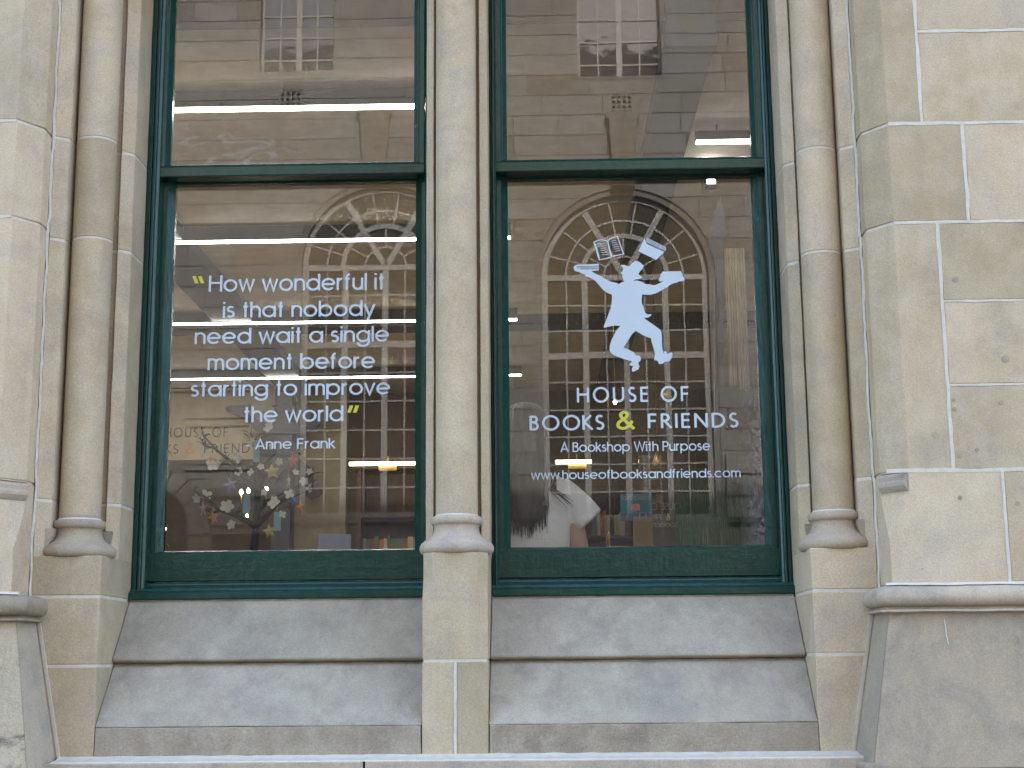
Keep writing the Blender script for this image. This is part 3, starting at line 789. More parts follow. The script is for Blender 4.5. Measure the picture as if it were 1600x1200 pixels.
# ------------------------------------------------------------------ sills: two weathered slabs below each window
for x0, x1, wd in ((-1.5685, -.4275, 'left'), (-.1935, .9435, 'right')):
    def slab(prof, mt, name):
        n = 22; rings = []
        for k in range(n + 1):
            x = x0 + (x1 - x0) * k / n
            rings.append([(x, y + wobble((x, y, z), .0022, 11)[1], z + wobble((x, y, z), .0022, 11)[2]) for y, z in prof])
        mm = MB().loft(rings).me(name); shade_auto(mm, 25); return bevel(part(name, mm, M[mt], wall), .004)
    def den(a, b, n): return [(a[0] + (b[0] - a[0]) * i / n, a[1] + (b[1] - a[1]) * i / n) for i in range(n)]
    slab(den((.585, 1.868), (.545, 1.872), 1) + den((.545, 1.872), (.352, 1.652), 5) + [(.352, 1.652), (.353, 1.643), (.372, 1.636), (.60, 1.636)], 'sill', 'sill_slab')
    slab([(.60, 1.628), (.372, 1.626)] + den((.362, 1.618), (.175, 1.420), 5) + [(.175, 1.420), (.175, 1.4145), (.60, 1.4145)], 'sill', 'sill_slab')
    # sandy bed between the slabs
    rg = []
    for k in range(50):
        x = x0 + (x1 - x0) * k / 49; w = noise.noise(Vector((x * 17, 3, 0))) * .003
        rg.append([(x, .60, 1.640), (x, .392 + w, 1.640), (x, .372 + w * .5, 1.6255), (x, .60, 1.624)])
    part('mortar', MB().loft(rg).me('mortar'), M['oldmortar'], wall)
    # base course stone under the sill
    extr('stone_block', [(x0 + .001, .6), (x0 + .001, .1725), (x1 - .001, .1725), (x1 - .001, .6)], 1.312, 1.414, M['rough'], wall, amp=.003)
    # thin pale mortar fillet beside and above the slab
    rg = []
    for k in range(60):
        x = x0 + (x1 - x0) * k / 59; w = noise.noise(Vector((x * 25, 9, 0))) * .003
        rg.append([(x, .56, 1.872), (x, .537, 1.867 + w * .4), (x, .541 + w, 1.876), (x, .56, 1.879)])
    part('mortar', MB().loft(rg).me('mortar'), M['mortar'], wall)
# bottom plinth course, with the white flaunching above it
extr('plinth_stone', [(-1.72, .5), (-1.72, .075), (-.62, .075), (-.62, .5)], 0.95, 1.300, M['sandgrey'], wall)
extr('plinth_stone', [(-.612, .5), (-.612, .075), (1.078, .075), (1.078, .5)], 0.95, 1.300, M['sandgrey'], wall)
extr('plinth_stone', [(-1.9, .5), (-1.9, .04), (1.2, .04), (1.2, .5)], 0.10, 0.945, M['sandgrey'], wall)
rg = []
for k in range(200):
    x = -1.69 + (2.775) * k / 199; w = noise.noise(Vector((x * 16, 1, 0))) * .0035
    rg.append([(x, .19, 1.300), (x, .082 + w, 1.2995), (x, .086 + w, 1.304), (x, .14, 1.309), (x, .1725, 1.318 + w), (x, .19, 1.318)])
part('mortar', MB().loft(rg).me('mortar'), M['mortar'], wall)
for x0, x1 in ((-2.75, -1.95), (1.25, 3.2)):
    extr('plinth_stone', [(x0, .5), (x0, -.08), (x1, -.08), (x1, .5)], .10, 1.268, M['sandgrey'], wall)
extr('plinth_stone', [(-1.945, .5), (-1.945, -.08), (-1.73, -.08), (-1.73, .5)], .10, 1.268, M['sandgrey'], wall)
extr('plinth_stone', [(1.05, .5), (1.05, -.08), (1.245, -.08), (1.245, .5)], .10, 1.268, M['sandgrey'], wall)
# head of the windows and the storeys above (out of frame, mirrored in the panes across the street)
up = MB(); up.box(-2.75, 3.2, 0.0, .5, 4.905, 15.7); up.box(-9, -2.76, 0, .5, 0.1, 15.7); up.box(3.21, 9, 0, .5, .1, 15.7)
up.box(-9, 9, -.15, .5, 15.71, 16.0)
part('upper_storey', up.me('upper_storey'), M['sand'], wall)
extr('plinth_cap', [(1.045, .12), (1.045, -.07), (1.13, -.09), (1.13, .12)], 1.2695, 1.289, M['sandgrey'], wall)
def mark(pts, w, mat, name):
    q = [(P(a, b, -.03).x, P(a, b, -.03).z) for a, b in pts]
    L, R = strip_mesh(q, w); n = len(L)
    zy = lambda z: -.0065 - .026 * (1.785 - z) / .515 * .9 - .002
    v = [(p.x, zy(p.y), p.y) for p in L] + [(p.x, zy(p.y), p.y) for p in R]
    part(name, mesh(name, v, [(i, i + 1, n + i + 1, n + i) for i in range(n - 1)]), mat, wall)
mark([(1478, 968), (1480, 980), (1481, 992), (1484, 1006)], .0025, plain('pale_chalk', (.55, .62, .60), .9, bump=0), 'chalk_mark')
# ------------------------------------------------------------------ timber sash windows
def ring_frame(x0, x1, z0, z1, prof, sides='lrtb'):
    """mitred frame: prof = closed list of (inset, Y)"""
    n = len(prof); v = []
    for (cx, cz, sx, sz) in ((x0, z0, 1, 1), (x1, z0, -1, 1), (x1, z1, -1, -1), (x0, z1, 1, -1)):
        for d, y in prof: v.append((cx + sx * d, y, cz + sz * d))
    f = []
    for c in range(4):
        e = (c + 1) % 4
        for i in range(n):
            k = (i + 1) % n
            f.append((c * n + i, e * n + i, e * n + k, c * n + k))
    return fixn(mesh('frame', v, f))
def bar(prof, a0, a1, axis):
    """straight moulded member: prof (u, Y); axis x -> u is Z, axis z -> u is X; ends may be mitred by passing lists"""
    mb = MB()
    n = max(2, int(abs(a1 - a0) / .05)); rings = []
    for k in range(n + 1):
        a = a0 + (a1 - a0) * k / n
        r = []
        for u, y in prof:
            p = (a, y, u) if axis == 'x' else (u, y, a)
            w = wobble(p, .0011, 17)
            r.append((p[0], p[1] + w[1], p[2] + w[2] * .8) if axis == 'x' else (p[0] + w[0] * .8, p[1] + w[1], p[2]))
        rings.append(r)
    m = mb.loft(rings).me('bar'); shade_auto(m, 30); return m
ZF0, ZF1 = 1.874, 4.86
def sash_window(x0, x1, gl0, gl1, gu0, gu1, label, mats):
    """x0..x1 opening; gl*, gu* clear glass of the lower and upper sash"""
    w = thing('sash_window', label, 'window', ((x0 + x1) / 2, .6, ZF0))
    G = M['green']
    # outer box frame: stiles left/right, head, sill
    for s, xe, gx in ((1, x0, gl0), (-1, x1, gl1)):
        fr = (gx - xe) * s                      # width from masonry to clear glass
        a = fr - .044                          # frame part
        pr = [(xe, .70), (xe, .560), (xe + s * .006, .553), (xe + s * a * .40, .552), (xe + s * a * .42, .560), (xe + s * a * .50, .560), (xe + s * a * .53, .546), (xe + s * a * .72, .546), (xe + s * a * .78, .556), (xe + s * a * .84, .558), (xe + s * a, .562), (xe + s * a, .70)]
        o = part('frame_stile', bar(pr, ZF0 + .004, ZF1, 'z'), G, w); bevel(o, .0015, 2)
    # sill of the frame
    pr = [(ZF0 - .004, .70), (ZF0 - .004, .532), (ZF0 + .002, .527), (ZF0 + .022, .527), (ZF0 + .028, .534), (ZF0 + .031, .545), (ZF0 + .040, .552), (ZF0 + .052, .590), (ZF0 + .055, .598), (ZF0 + .060, .600), (ZF0 + .066, .612), (ZF0 + .066, .70)]
    part('frame_sill', bar(pr, x0 + .001, x1 - .001, 'x'), G, w)
    pr = [(ZF1, .70), (ZF1, .55), (ZF1 + .04, .55), (ZF1 + .04, .70)]
    part('frame_head', bar(pr, x0, x1, 'x'), G, w)
    # upper sash
    zr0, zr1 = 3.556, 3.612                   # meeting rail of the upper sash
    us = thing_part('upper_sash', w)
    for s, g in ((1, gu0), (-1, gu1)):
        xa = g - s * .046
        pr = [(xa, .622), (xa, .572), (xa + s * .003, .569), (xa + s * .022, .569), (xa + s * .026, .573), (xa + s * .030, .573), (xa + s * .046, .598), (xa + s * .046, .622)]
        part('stile', bar(pr, zr0, ZF1 - .01, 'z'), G, us)
    pr = [(zr0, .640), (zr0, .568), (zr0 + .004, .564), (zr0 + .038, .563), (zr0 + .042, .567), (zr0 + .050, .572), (zr1 + .004, .598), (zr1 + .004, .615), (zr0 + .03, .640)]
    part('meeting_rail', bar(pr, gu0 - .044, gu1 + .044, 'x'), G, us)
    gp = MB().box(gu0 - .006, gu1 + .006, .600, .604, zr1 - .004, ZF1 - .03).me('pane'); part('pane', gp, M[mats[0]], us)
    # lower sash
    ls = thing_part('lower_sash', w)
    zb = 2.064
    for s, g in ((1, gl0), (-1, gl1)):
        xa = g - s * .046
        pr = [(xa, .680), (xa, .632), (xa + s * .003, .628), (xa + s * .020, .628), (xa + s * .024, .632), (xa + s * .046, .652), (xa + s * .046, .680)]
        part('stile', bar(pr, zb - .055, zr0 + .02, 'z'), G, ls)
    pr = [(ZF0 + .070, .685), (ZF0 + .070, .632), (ZF0 + .073, .628), (zb - .012, .627), (zb - .006, .632), (zb, .653), (zb, .685)]
    part('bottom_rail', bar(pr, gl0 - .0455, gl1 + .0455, 'x'), G, ls)
    pr = [(zr0 - .006, .682), (zr0 - .006, .645), (zr1 - .01, .645), (zr1 - .01, .682)]
    part('top_rail', bar(pr, gl0 - .044, gl1 + .044, 'x'), G, ls)
    gp = MB().box(gl0 - .004, gl1 + .004, .656, .660, zb - .004, zr0 - .0).me('pane'); part('pane', gp, M[mats[1]], ls)
    return w, us, ls
def thing_part(name, par):
    o = bpy.data.objects.new(name, None); COL.objects.link(o); o.parent = par; o.empty_display_size = .05
    return o
def wm(o):
    m = Matrix.Translation(o.location)
    if o.rotation_euler[:] != (0, 0, 0): m = m @ o.rotation_euler.to_matrix().to_4x4()
    return (wm(o.parent) @ o.matrix_parent_inverse @ m) if o.parent else m
def part(name, me, mat, par, label=None, kind=None):
    o = obj(name, me, mat, par, label, kind=kind)
    o.matrix_parent_inverse = wm(par).inverted()
    return o
WL, WLu, WLl = sash_window(-1.570, -.428, -1.474, -.495, -1.486, -.499, 'dark green timber sash window with the Anne Frank quotation lettered on its lower pane', ('glass_ul', 'glass_ll'))
WR, WRu, WRl = sash_window(-.193, .945, -.123, .860, -.123, .860, 'dark green timber sash window with the dancing man emblem and bookshop name on its lower pane', ('glass_ur', 'glass_lr'))

# lettering stuck to the outside of the lower panes
YG = .6545
def line(win, txt, px0, px1, base0, base1, cap, kind='avant', mat='vinyl', **kw):
    kw.setdefault('weight', 1.22)
    a, b = P(px0, base0, YG), P(px1, base1, YG)
    t = P(px0, base0 - cap, YG)
    z = (a.z + b.z) / 2
    me_ = text_mesh(txt, a.x, b.x, z, z, t.z - a.z, YG, kind, **kw)
    return part('lettering', me_, M[mat], win, label='lettering reading ' + txt)
line(WL, 'How wonderful it', 325, 602, 455.7, 452.5, 25.5)
line(WL, 'is that nobody', 347, 587, 495.8, 494, 24.5)
line(WL, 'need wait a single', 303, 609, 537, 534.5, 24.5)
line(WL, 'moment before', 323, 587, 578, 575.5, 24.5)
line(WL, 'starting to improve', 296.5, 610.5, 619.5, 616.5, 24.5)
line(WL, 'the world', 379, 537.5, 660, 658, 24.5)
line(WL, '- Anne Frank', 383, 524, 702, 700.5, 16)
line(WR, 'HOUSE OF', 898.5, 1080, 629, 626.5, 23, 'gill', weight=1.4, gap=.30, space=.55)
line(WR, 'BOOKS', 825, 947, 672.5, 671, 22.5, 'gill', weight=1.4, gap=.24)
line(WR, '&', 962.5, 992, 670.5, 670, 27.5, 'gill', 'vinyl_y', weight=1.5, gap=.0)
line(WR, 'FRIENDS', 1009.5, 1157, 669, 667.5, 22.5, 'gill', weight=1.4, gap=.26)
line(WR, 'A Bookshop With Purpose', 875.5, 1110.5, 706.3, 703.8, 15)
line(WR, 'www.houseofbooksandfriends.com', 829.5, 1158, 749.8, 745, 14)
def quotes(px, py, dirn):
    polys = []
    for k in (0, 9):
        w = 5.6; h = 11.2; sl = 4.2 * dirn
        q = [(px + k, py), (px + k + w, py), (px + k + w + sl, py + h), (px + k + sl, py + h)]
        polys.append([(P(a, b, YG).x, P(a, b, YG).z) for a, b in q])
    part('quotation_mark', poly_mesh(polys, YG), M['vinyl_y'], WL, label='yellow quotation mark')
quotes(300.5, 431.5, 1); quotes(546.5, 633.5, -1)
MAN = [(470,283),(497,280),(517,290),(540,292),(560,268),(590,247),(625,258),(657,290),(650,305),(630,330),(613,352),(615,360),(642,380),(635,392),(615,395),(600,398),(585,402),(570,412),(600,408),(640,418),(665,435),(700,440),(745,447),(790,428),(815,415),(780,415),(780,400),(785,385),(793,372),(790,362),(805,345),(812,335),(962,332),(965,348),(972,352),(972,370),(978,382),(990,390),(988,408),(970,415),(945,415),(925,425),(900,430),(865,448),(850,462),(830,472),(790,495),(750,515),(705,525),(643,522),(640,560),(642,600),(652,615),(660,650),(670,675),(690,685),(718,682),(715,695),(695,710),(665,712),(660,716),(700,745),(745,775),(785,805),(800,830),(805,870),(803,920),(808,960),(820,1010),(822,990),(832,983),(842,992),(845,1010),(865,998),(885,995),(892,1008),(885,1035),(870,1060),(845,1072),(825,1070),(815,1085),(780,1090),(772,1070),(765,1060),(745,1060),(742,1045),(748,1010),(742,980),(730,940),(720,910),(716,880),(680,868),(640,848),(610,830),(592,820),(570,835),(545,870),(520,910),(492,955),(530,970),(580,995),(592,1020),(620,1018),(632,1035),(630,1060),(610,1080),(622,1110),(615,1130),(570,1152),(560,1148),(560,1125),(572,1105),(560,1105),(540,1095),(545,1080),(560,1075),(555,1065),(500,1050),(460,1035),(420,1020),(390,1000),(378,980),(380,940),(395,890),(430,820),(465,778),(420,775),(370,785),(332,793),(330,780),(345,745),(370,680),(385,640),(393,600),(398,560),(397,525),(360,508),(330,490),(300,455),(270,420),(240,395),(205,380),(182,378),(178,362),(130,340),(95,330),(83,310),(88,290),(105,280),(290,272),(290,327),(230,330),(250,345),(300,370),(350,400),(390,418),(420,425),(440,430),(452,438),(475,425),(500,418),(488,408),(490,395),(482,385),(482,368),(472,352),(468,345),(485,330),(490,318),(485,305)]
ZS = 1043 / 200
def zz(p): 
    q = P(880 + p[0] / ZS, 360 + p[1] / ZS, YG); return (q.x, q.z)
part('figure_emblem', poly_mesh([[zz(p) for p in MAN]], YG), M['vinyl'], WR, label='dancing man in a top hat balancing books')
def ribbons(lst, name, win, mat, label, tf=zz, Y=YG):
    mb = MB()
    for k, (pts, w, cl) in enumerate(lst):
        q = [tf(p) for p in pts]
        L, R = strip_mesh(q, w, cl); n = len(L); yy = Y - .00012 * (k % 4)
        v = [(p.x, yy, p.y) for p in L] + [(p.x, yy, p.y) for p in R]
        f = [(i, i + 1, n + i + 1, n + i) for i in range(n - 1)] + ([(n - 1, 0, n, 2 * n - 1)] if cl else [])
        mb.add(v, f)
    return part(name, mesh(name, mb.v, mb.f), mat, win, label)
bk = [([(250,97),(275,84),(310,77),(340,80),(362,92),(380,70),(410,57),(441,50),(492,194),(440,202),(397,213),(385,222),(293,240)], .0042, True), ([(363,92),(392,214)], .0062, False), ([(262, 108), (296, 226)], .004, False)]
for i in range(6):
    x, y = 284 + i * 6.5, 108 + i * 17.5
    bk.append(([(x, y), (x + 22, y + 4), (x + 52, y - 3)], .0022, False))
for i in range(6):
    x, y = 386 + i * 7.5, 92 + i * 16
    bk.append(([(x, y), (x + 14, y - 6), (x + 44, y - 12)], .0022, False))
ribbons(bk, 'open_book_emblem', WR, M['vinyl'], 'open book with ruled pages')
part('closed_book_emblem', poly_mesh([[zz(p) for p in [(613,170),(663,62),(676,104),(680,110),(826,176),(757,240)]]], YG), M['vinyl'], WR, label='white closed book')
ribbons([([(672,58),(838,140)], .0026, False), ([(674,69),(838,149)], .0026, False), ([(676,80),(836,158)], .0026, False), ([(678,91),(834,167)], .0026, False)], 'page_edge_emblem', WR, M['vinyl'], None)
ribbons([([(108, 296), (288, 292)], .0022, False), ([(112, 306), (288, 305)], .0016, False), ([(140, 314), (288, 314)], .0016, False)], 'book_line_emblem', WR, M['darkgrey'], None, Y=YG - .0006)
# ------------------------------------------------------------------ the room behind the windows
FL, CE = 1.0, 4.30
XL, XR, YB = -5.2, 3.6, 9.4
def st(name, mb, mat, **k): return obj(name, mb.me(name), mat, kind='structure', **k)
st('floor', MB().box(XL, XR, .9, YB, FL - .1, FL), M['floorwood'])
st('ceiling', MB().box(XL - .2, XR + .2, .82, YB + .2, CE, CE + .2), M['ceil'])
st('roof', MB().box(-9, 9, .5, YB + .3, 15.4, 15.6), M['darkgrey'])
st('wall_left', MB().box(XL - .2, XL, .82, YB, FL - .1, CE), M['cream'])
st('wall_right', MB().box(XR, XR + .2, .82, YB, FL - .1, CE), M['cream'])
st('wall_back', MB().box(XL - .2, XR + .2, YB, YB + .2, FL - .1, CE), M['brownwall'])
st('wall_outer', MB().box(-9, 9, YB + .32, YB + .5, 0, 15.6), M['brownwall'])
mb = MB(); mb.box(XL, -1.575, .805, .95, FL - .1, CE); mb.box(.950, XR, .805, .95, FL - .1, CE); mb.box(-.425, -.196, .81, .84, FL - .1, CE)
mb.box(-1.574, -.426, .71, .95, FL - .1, 1.86); mb.box(-.195, .949, .71, .84, FL - .1, 1.86)
st('wall_front', mb, M['cream'])
st('wall_head', MB().box(-2.7, 3.1, .51, .81, 4.91, 5.2), M['brownwall'])
for x0, x1, n in ((-1.574, -.426, 1.12), (-.195, .30, .83), (.3005, .949, 1.12)):
    st('window_sill', MB().box(x0, x1, .70, n, 1.90, 1.935), M['cream'])
# black beams that run away from the street
for x0, x1 in ((.55, .765), (-2.50, -2.20)):
    st('ceiling_beam', MB().box(x0, x1, .835, YB - .01, 4.217, 4.299), M['black'])
    st('beam_end', MB().box(x0, x1, .800, .8145, 4.18, 4.90), M['black'])
st('ceiling_beam', MB().box(XL + .01, XR - .01, 6.10, 6.34, 4.216, 4.2985), M['black'])

# linear lights in rows parallel to the window
def led_light(x0, x1, y, z, label, hgt=.055, w=.056):
    t = thing('ceiling_light', label, 'ceiling light', ((x0 + x1) / 2, y, z + hgt), 'linear ceiling lights')
    part('housing', MB().box(x0, x1, y - w / 2, y + w / 2, z + .006, z + hgt).me('housing'), M['darkgrey'], t)
    part('diffuser', MB().box(x0 + .005, x1 - .005, y - w / 2 + .004, y + w / 2 - .004, z, z + .0055).me('diffuser'), M['led'], t)
    for k in range(3):
        xx = x0 + (x1 - x0) * (.1 + .4 * k)
        part('hanger', MB().box(xx - .004, xx + .004, y - .004, y + .004, z + hgt, CE - .001).me('hanger'), M['black'], t)
    return t
for (x0, y, lab, hh) in ((-4.9, 1.5, 'bright linear ceiling light crossing the upper left pane', .085), (-4.9, 3.7, 'linear ceiling light just above the quotation, over its first line', .10),
                     (-4.9, 5.9, 'linear ceiling light crossing the quotation between is that nobody and need wait', .09), (-4.9, 8.1, 'linear ceiling light crossing the quotation at the line starting to improve', .09)):
    led_light(x0, -.17, y, 4.205, lab, hh)
led_light(.80, 1.9, 2.05, 4.205, 'short linear ceiling light just above the meeting rail of the right window')
# small emergency light
t = thing('emergency_light', 'small bright square emergency light under the right meeting rail', 'lamp', (.92, 2.6, 4.05))
p0 = P(1111, 278, 2.6)
part('housing', MB().box(p0.x - .030, p0.x + .030, 2.585, 2.66, p0.z - .045, p0.z + .05).me('housing'), M['darkgrey'], t)
part('lens', MB().box(p0.x - .024, p0.x + .018, 2.578, 2.584, p0.z - .035, p0.z + .030).me('lens'), M['led'], t)
part('bracket', MB().box(p0.x - .008, p0.x + .008, 2.60, 2.62, p0.z + .051, CE - .001).me('bracket'), M['black'], t)
t.location = (p0.x, 2.6, p0.z)
for c in t.children: c.matrix_parent_inverse = wm(t).inverted()

# cream fascia with the shop name, deep in the room on the left
FY = 9.0
bz = P(350, 718, FY).z
st('fascia', MB().box(XL + .001, P(455, 700, FY).x, FY, FY + .2, bz, CE - .003), M['cream'])
st('bulkhead', MB().box(XL + .001, XR - .001, .815, .819, CE, 4.905), M['brownwall'])  # added board, dark brown so the daylit ceiling edge reads as dim
def fline(txt, px0, px1, b0, b1, cap, mat, **kw):
    a, b = P(px0, b0, FY - .005), P(px1, b1, FY - .005); tt = P(px0, b0 - cap, FY - .005)
    return text_mesh(txt, a.x, b.x, (a.z + b.z) / 2, (a.z + b.z) / 2, tt.z - a.z, FY - .005, 'gill', **kw)
sg = thing('wall_lettering', 'dark grey HOUSE OF BOOKS & FRIENDS lettering on the cream fascia inside', 'sign', (-2.6, FY, 3.3))
part('lettering', fline('HOUSE OF', 255, 358, 683.5, 682.5, 15, M['darkgrey'], gap=.30, space=.55), M['darkgrey'], sg, label='lettering reading HOUSE OF')
part('lettering', fline('BOOKS', 208, 280, 710, 709, 15, M['darkgrey'], gap=.24), M['darkgrey'], sg, label='lettering reading BOOKS')
part('lettering', fline('&', 289.5, 305.5, 709, 709, 16.5, M['darkgrey'], gap=.02, weight=1.7), plain('orange_lettering', (.42, .20, .09), .6, bump=0), sg, label='orange ampersand')
part('lettering', fline('FRIENDS', 317, 404, 708.5, 707.5, 15, M['darkgrey'], gap=.26), M['darkgrey'], sg, label='lettering reading FRIENDS')
# big dark cut-out of the dancing man hung beside it
YM = 8.8
def mz(p):
    X_, Y_ = 880 + p[0] / ZS, 360 + p[1] / ZS
    q = P(353 + (X_ - 897) * .98, 643 + (Y_ - 424) * .95, YM); return (q.x, q.z)
o = obj('cutout_figure', poly_mesh([[mz(p) for p in MAN]], YM, YM + .03), M['black'], label='large dark cut-out of a dancing man in a top hat hung inside behind the quotation', cat='wall sign')
# square pillar beside the fascia
a, b = P(430, 640, 8.84), P(456, 640, 8.84)
st('pillar', MB().box(a.x, b.x, 8.84, 8.95, FL + .001, CE - .004), M['darkgrey'])
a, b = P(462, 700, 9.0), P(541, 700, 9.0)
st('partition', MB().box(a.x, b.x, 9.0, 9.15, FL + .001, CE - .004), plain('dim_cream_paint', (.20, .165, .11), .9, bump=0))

# bookcase with picture light, left window
BK = [plain('book_%d' % i, tuple(q * .7 for q in c), .6, bump=0, var=.05) for i, c in enumerate(((.42, .06, .04), (.55, .50, .38), (.04, .05, .09), (.40, .36, .10), (.10, .16, .10), (.03, .03, .03), (.55, .16, .05), (.20, .22, .25), (.48, .44, .30), (.25, .06, .06)))]
BN = ['red', 'cream', 'navy', 'olive', 'dark green', 'black', 'orange', 'slate', 'tan', 'maroon']
def rs_name(o): return BN[int(o.data.materials[0].name.split('_')[1])]
def bookcase(x0, x1, y, z1, label, name='bookcase', zs=(), fill=(), seedv=1):
    t = thing(name, label, 'bookcase', ((x0 + x1) / 2, y, FL))
    part('back_panel', MB().box(x0, x1, y + .30, y + .32, FL + .001, z1).me('b'), M['wood'], t)
    for xx in (x0, x1 - .03): part('side_panel', MB().box(xx, xx + .03, y, y + .299, FL + .001, z1).me('b'), M['wood'], t)
    part('cornice', MB().box(x0 - .04, x1 + .04, y - .04, y + .31, z1 + .001, z1 + .07).me('b'), M['wood'], t)
    for z in zs: part('shelf', MB().box(x0 + .031, x1 - .031, y + .005, y + .299, z - .025, z).me('b'), M['wood'], t)
    rs = random.Random(seedv)
    lab2 = {4: 'in the row above the laptop lid', 6: 'on the bookcase behind the person', 9: 'on the back bookcase behind the gift card'}[seedv]
    prev = 'side panel'
    for z, hmax in fill:
        x = x0 + .04
        while x < x1 - .08:
            w = rs.choice((.022, .028, .035, .045, .11)); hh = hmax * rs.uniform(.8, 1.0)
            if x + w > x1 - .035: break
            d = rs.uniform(.02, .05)
            bo = obj('book', MB().box(x, x + w - .002, y + d, y + .24, z + .0005, z + hh).me('book'), rs.choice(BK), label='book', cat='book', group='books on the shelves inside')
            bo['label'] = ('thick ' if w > .1 else 'slim ' if w < .03 else '') + rs_name(bo) + ' book beside the ' + prev + ' ' + lab2 + (', upper shelf' if z == fill[0][0] and len(fill) > 1 else '')
            prev = rs_name(bo) + ' one'
            x += w + (0.001 if rs.random() < .85 else .04)
    return t
bookcase(-1.47, -.80, 6.6, 3.16, 'dark red wooden bookcase seen through the left window under a brass picture light', zs=(1.5, 2.0, 2.48, 2.80), fill=((2.48, .155),), seedv=4)
bookcase(-.72, .02, 6.6, 3.16, 'tall dark bookcase behind the person in the right window', zs=(1.5, 1.9, 2.3, 2.7), fill=((2.7, .24),), seedv=6)
bookcase(.10, .95, 7.6, 3.05, 'dark bookcase at the back of the shop below the hanging bulb', zs=(1.5, 1.9, 2.3, 2.7), fill=((2.7, .22),), seedv=9)
def picture_light(px0, px1, py, Y, label):
    a, b = P(px0, py, Y), P(px1, py, Y)
    t = thing('picture_light', label, 'lamp', ((a.x + b.x) / 2, Y, a.z), 'brass picture lights')
    m = MB().tube([(a.x, Y, a.z), (b.x, Y, a.z)], .014, 8).me('tube', True); part('lamp_tube', m, M['warmled'], t)
    cx = (a.x + b.x) / 2 + .03
    part('reflector', MB().box(cx - .07, cx + .07, Y + .03, Y + .05, a.z - .05, a.z - .015).me('r'), M['brass'], t)
    part('arm', MB().tube([(cx, Y + .0, a.z + .016), (cx, Y + .06, a.z + .06), (cx, Y + .30, a.z + .03)], .008, 6).me('arm', True), M['brass'], t)
picture_light(546, 652, 725, 6.25, 'lit brass picture light above the bookcase at the right of the left window')
picture_light(868, 924, 722, 6.25, 'lit brass picture light beside the shoulder of the person')
# wall lights and candle-like bulbs behind the little tree
for i, (px, py, Y, r_, lab) in enumerate(((377, 769, 3.2, .010, 'glowing candle bulb left of the pair behind the small tree'), (388, 767, 3.2, .010, 'glowing candle bulb right of the pair behind the small tree'),
        (416, 765, 3.4, .011, 'single glowing candle bulb under the yellow felt star'), (386, 806, 3.0, .007, 'lowest glowing candle bulb behind the tree branches'), (961, 628, 4.0, .011, 'bare glowing bulb hanging under the letters HOUSE OF'), (258, 826, 3.0, .007, 'tiny glowing bulb at the lower left corner of the left window'))):
    c_ = P(px, py, Y)
    t = thing('bulb_lamp', lab, 'lamp', (c_.x, Y, c_.z), 'small glowing bulbs inside')
    m = MB().lathe([(r_ * .25, c_.z - r_ * 1.3), (r_ * .8, c_.z - r_ * .6), (r_, c_.z), (r_ * .75, c_.z + r_ * .8), (r_ * .2, c_.z + r_ * 1.5)], c_.x, Y, 12).me('bulb', True)
    part('bulb', m, M['bulb'], t)
    part('stem', MB().tube([(c_.x, Y, c_.z - r_ * 1.3), (c_.x, Y, c_.z - r_ * 1.3 - .05), (c_.x + .0, Y + .08, c_.z - .09)], .003, 6).me('stem', True) if i != 4 else MB().tube([(c_.x, Y, c_.z + r_ * 1.4), (c_.x, Y, CE)], .004, 6).me('stem', True), M['brass'], t)
# hanging warm shades
for px0, py0, px1, py1, lab in ((1026, 705, 1030, 730, 'small copper cone shade hanging low between the mullions of the reflected window'), (1036, 604, 1046, 624, 'copper cone shade hanging by the letter O of OF')):
    a, b = P((px0 + px1) / 2, py0, 4.2), P((px0 + px1) / 2, py1, 4.2)
    t = thing('pendant_shade', lab, 'lamp', (a.x, 4.2, b.z), 'copper cone shades inside')
    part('shade', MB().lathe([(.012, a.z), (.03, (a.z + b.z) / 2), (.048, b.z), (.045, b.z), (.01, a.z - .004)], a.x, 4.2, 16).me('s', True), M['brass'], t)
    part('flex', MB().tube([(a.x, 4.2, a.z), (a.x, 4.2, CE)], .003, 5).me('f', True), M['black'], t)
# gift card poster on a stand
a, b = P(969, 772, 2.5), P(1019, 813, 2.5)
t = thing('gift_card_sign', 'teal GIFT CARDS sign standing inside the right window', 'sign', ((a.x + b.x) / 2, 2.5, FL))
part('board', MB().box(a.x, b.x, 2.5, 2.51, b.z, a.z).me('b'), plain('teal_card', (.03, .17, .22), .5, bump=0), t)
part('band', MB().box(a.x, b.x, 2.497, 2.4995, b.z, b.z + .035).me('b'), plain('navy_card', (.02, .03, .10), .5, bump=0), t)
part('picture', MB().box(a.x + .055, a.x + .10, 2.497, 2.4995, b.z + .05, b.z + .085).me('b'), plain('pink_print', (.50, .22, .20), .5, bump=0, var=.5, vscale=90), t)
part('lettering', text_mesh('GIFT CARDS', a.x + .01, b.x - .008, a.z - .032, a.z - .032, .020, 2.4975, 'gill', weight=1.1), M['cream'], t)
part('post', MB().box((a.x + b.x) / 2 - .012, (a.x + b.x) / 2 + .012, 2.512, 2.53, FL + .001, a.z).me('b'), M['black'], t)
part('foot', MB().box(a.x, b.x, 2.45, 2.60, FL + .001, FL + .02).me('b'), M['black'], t)
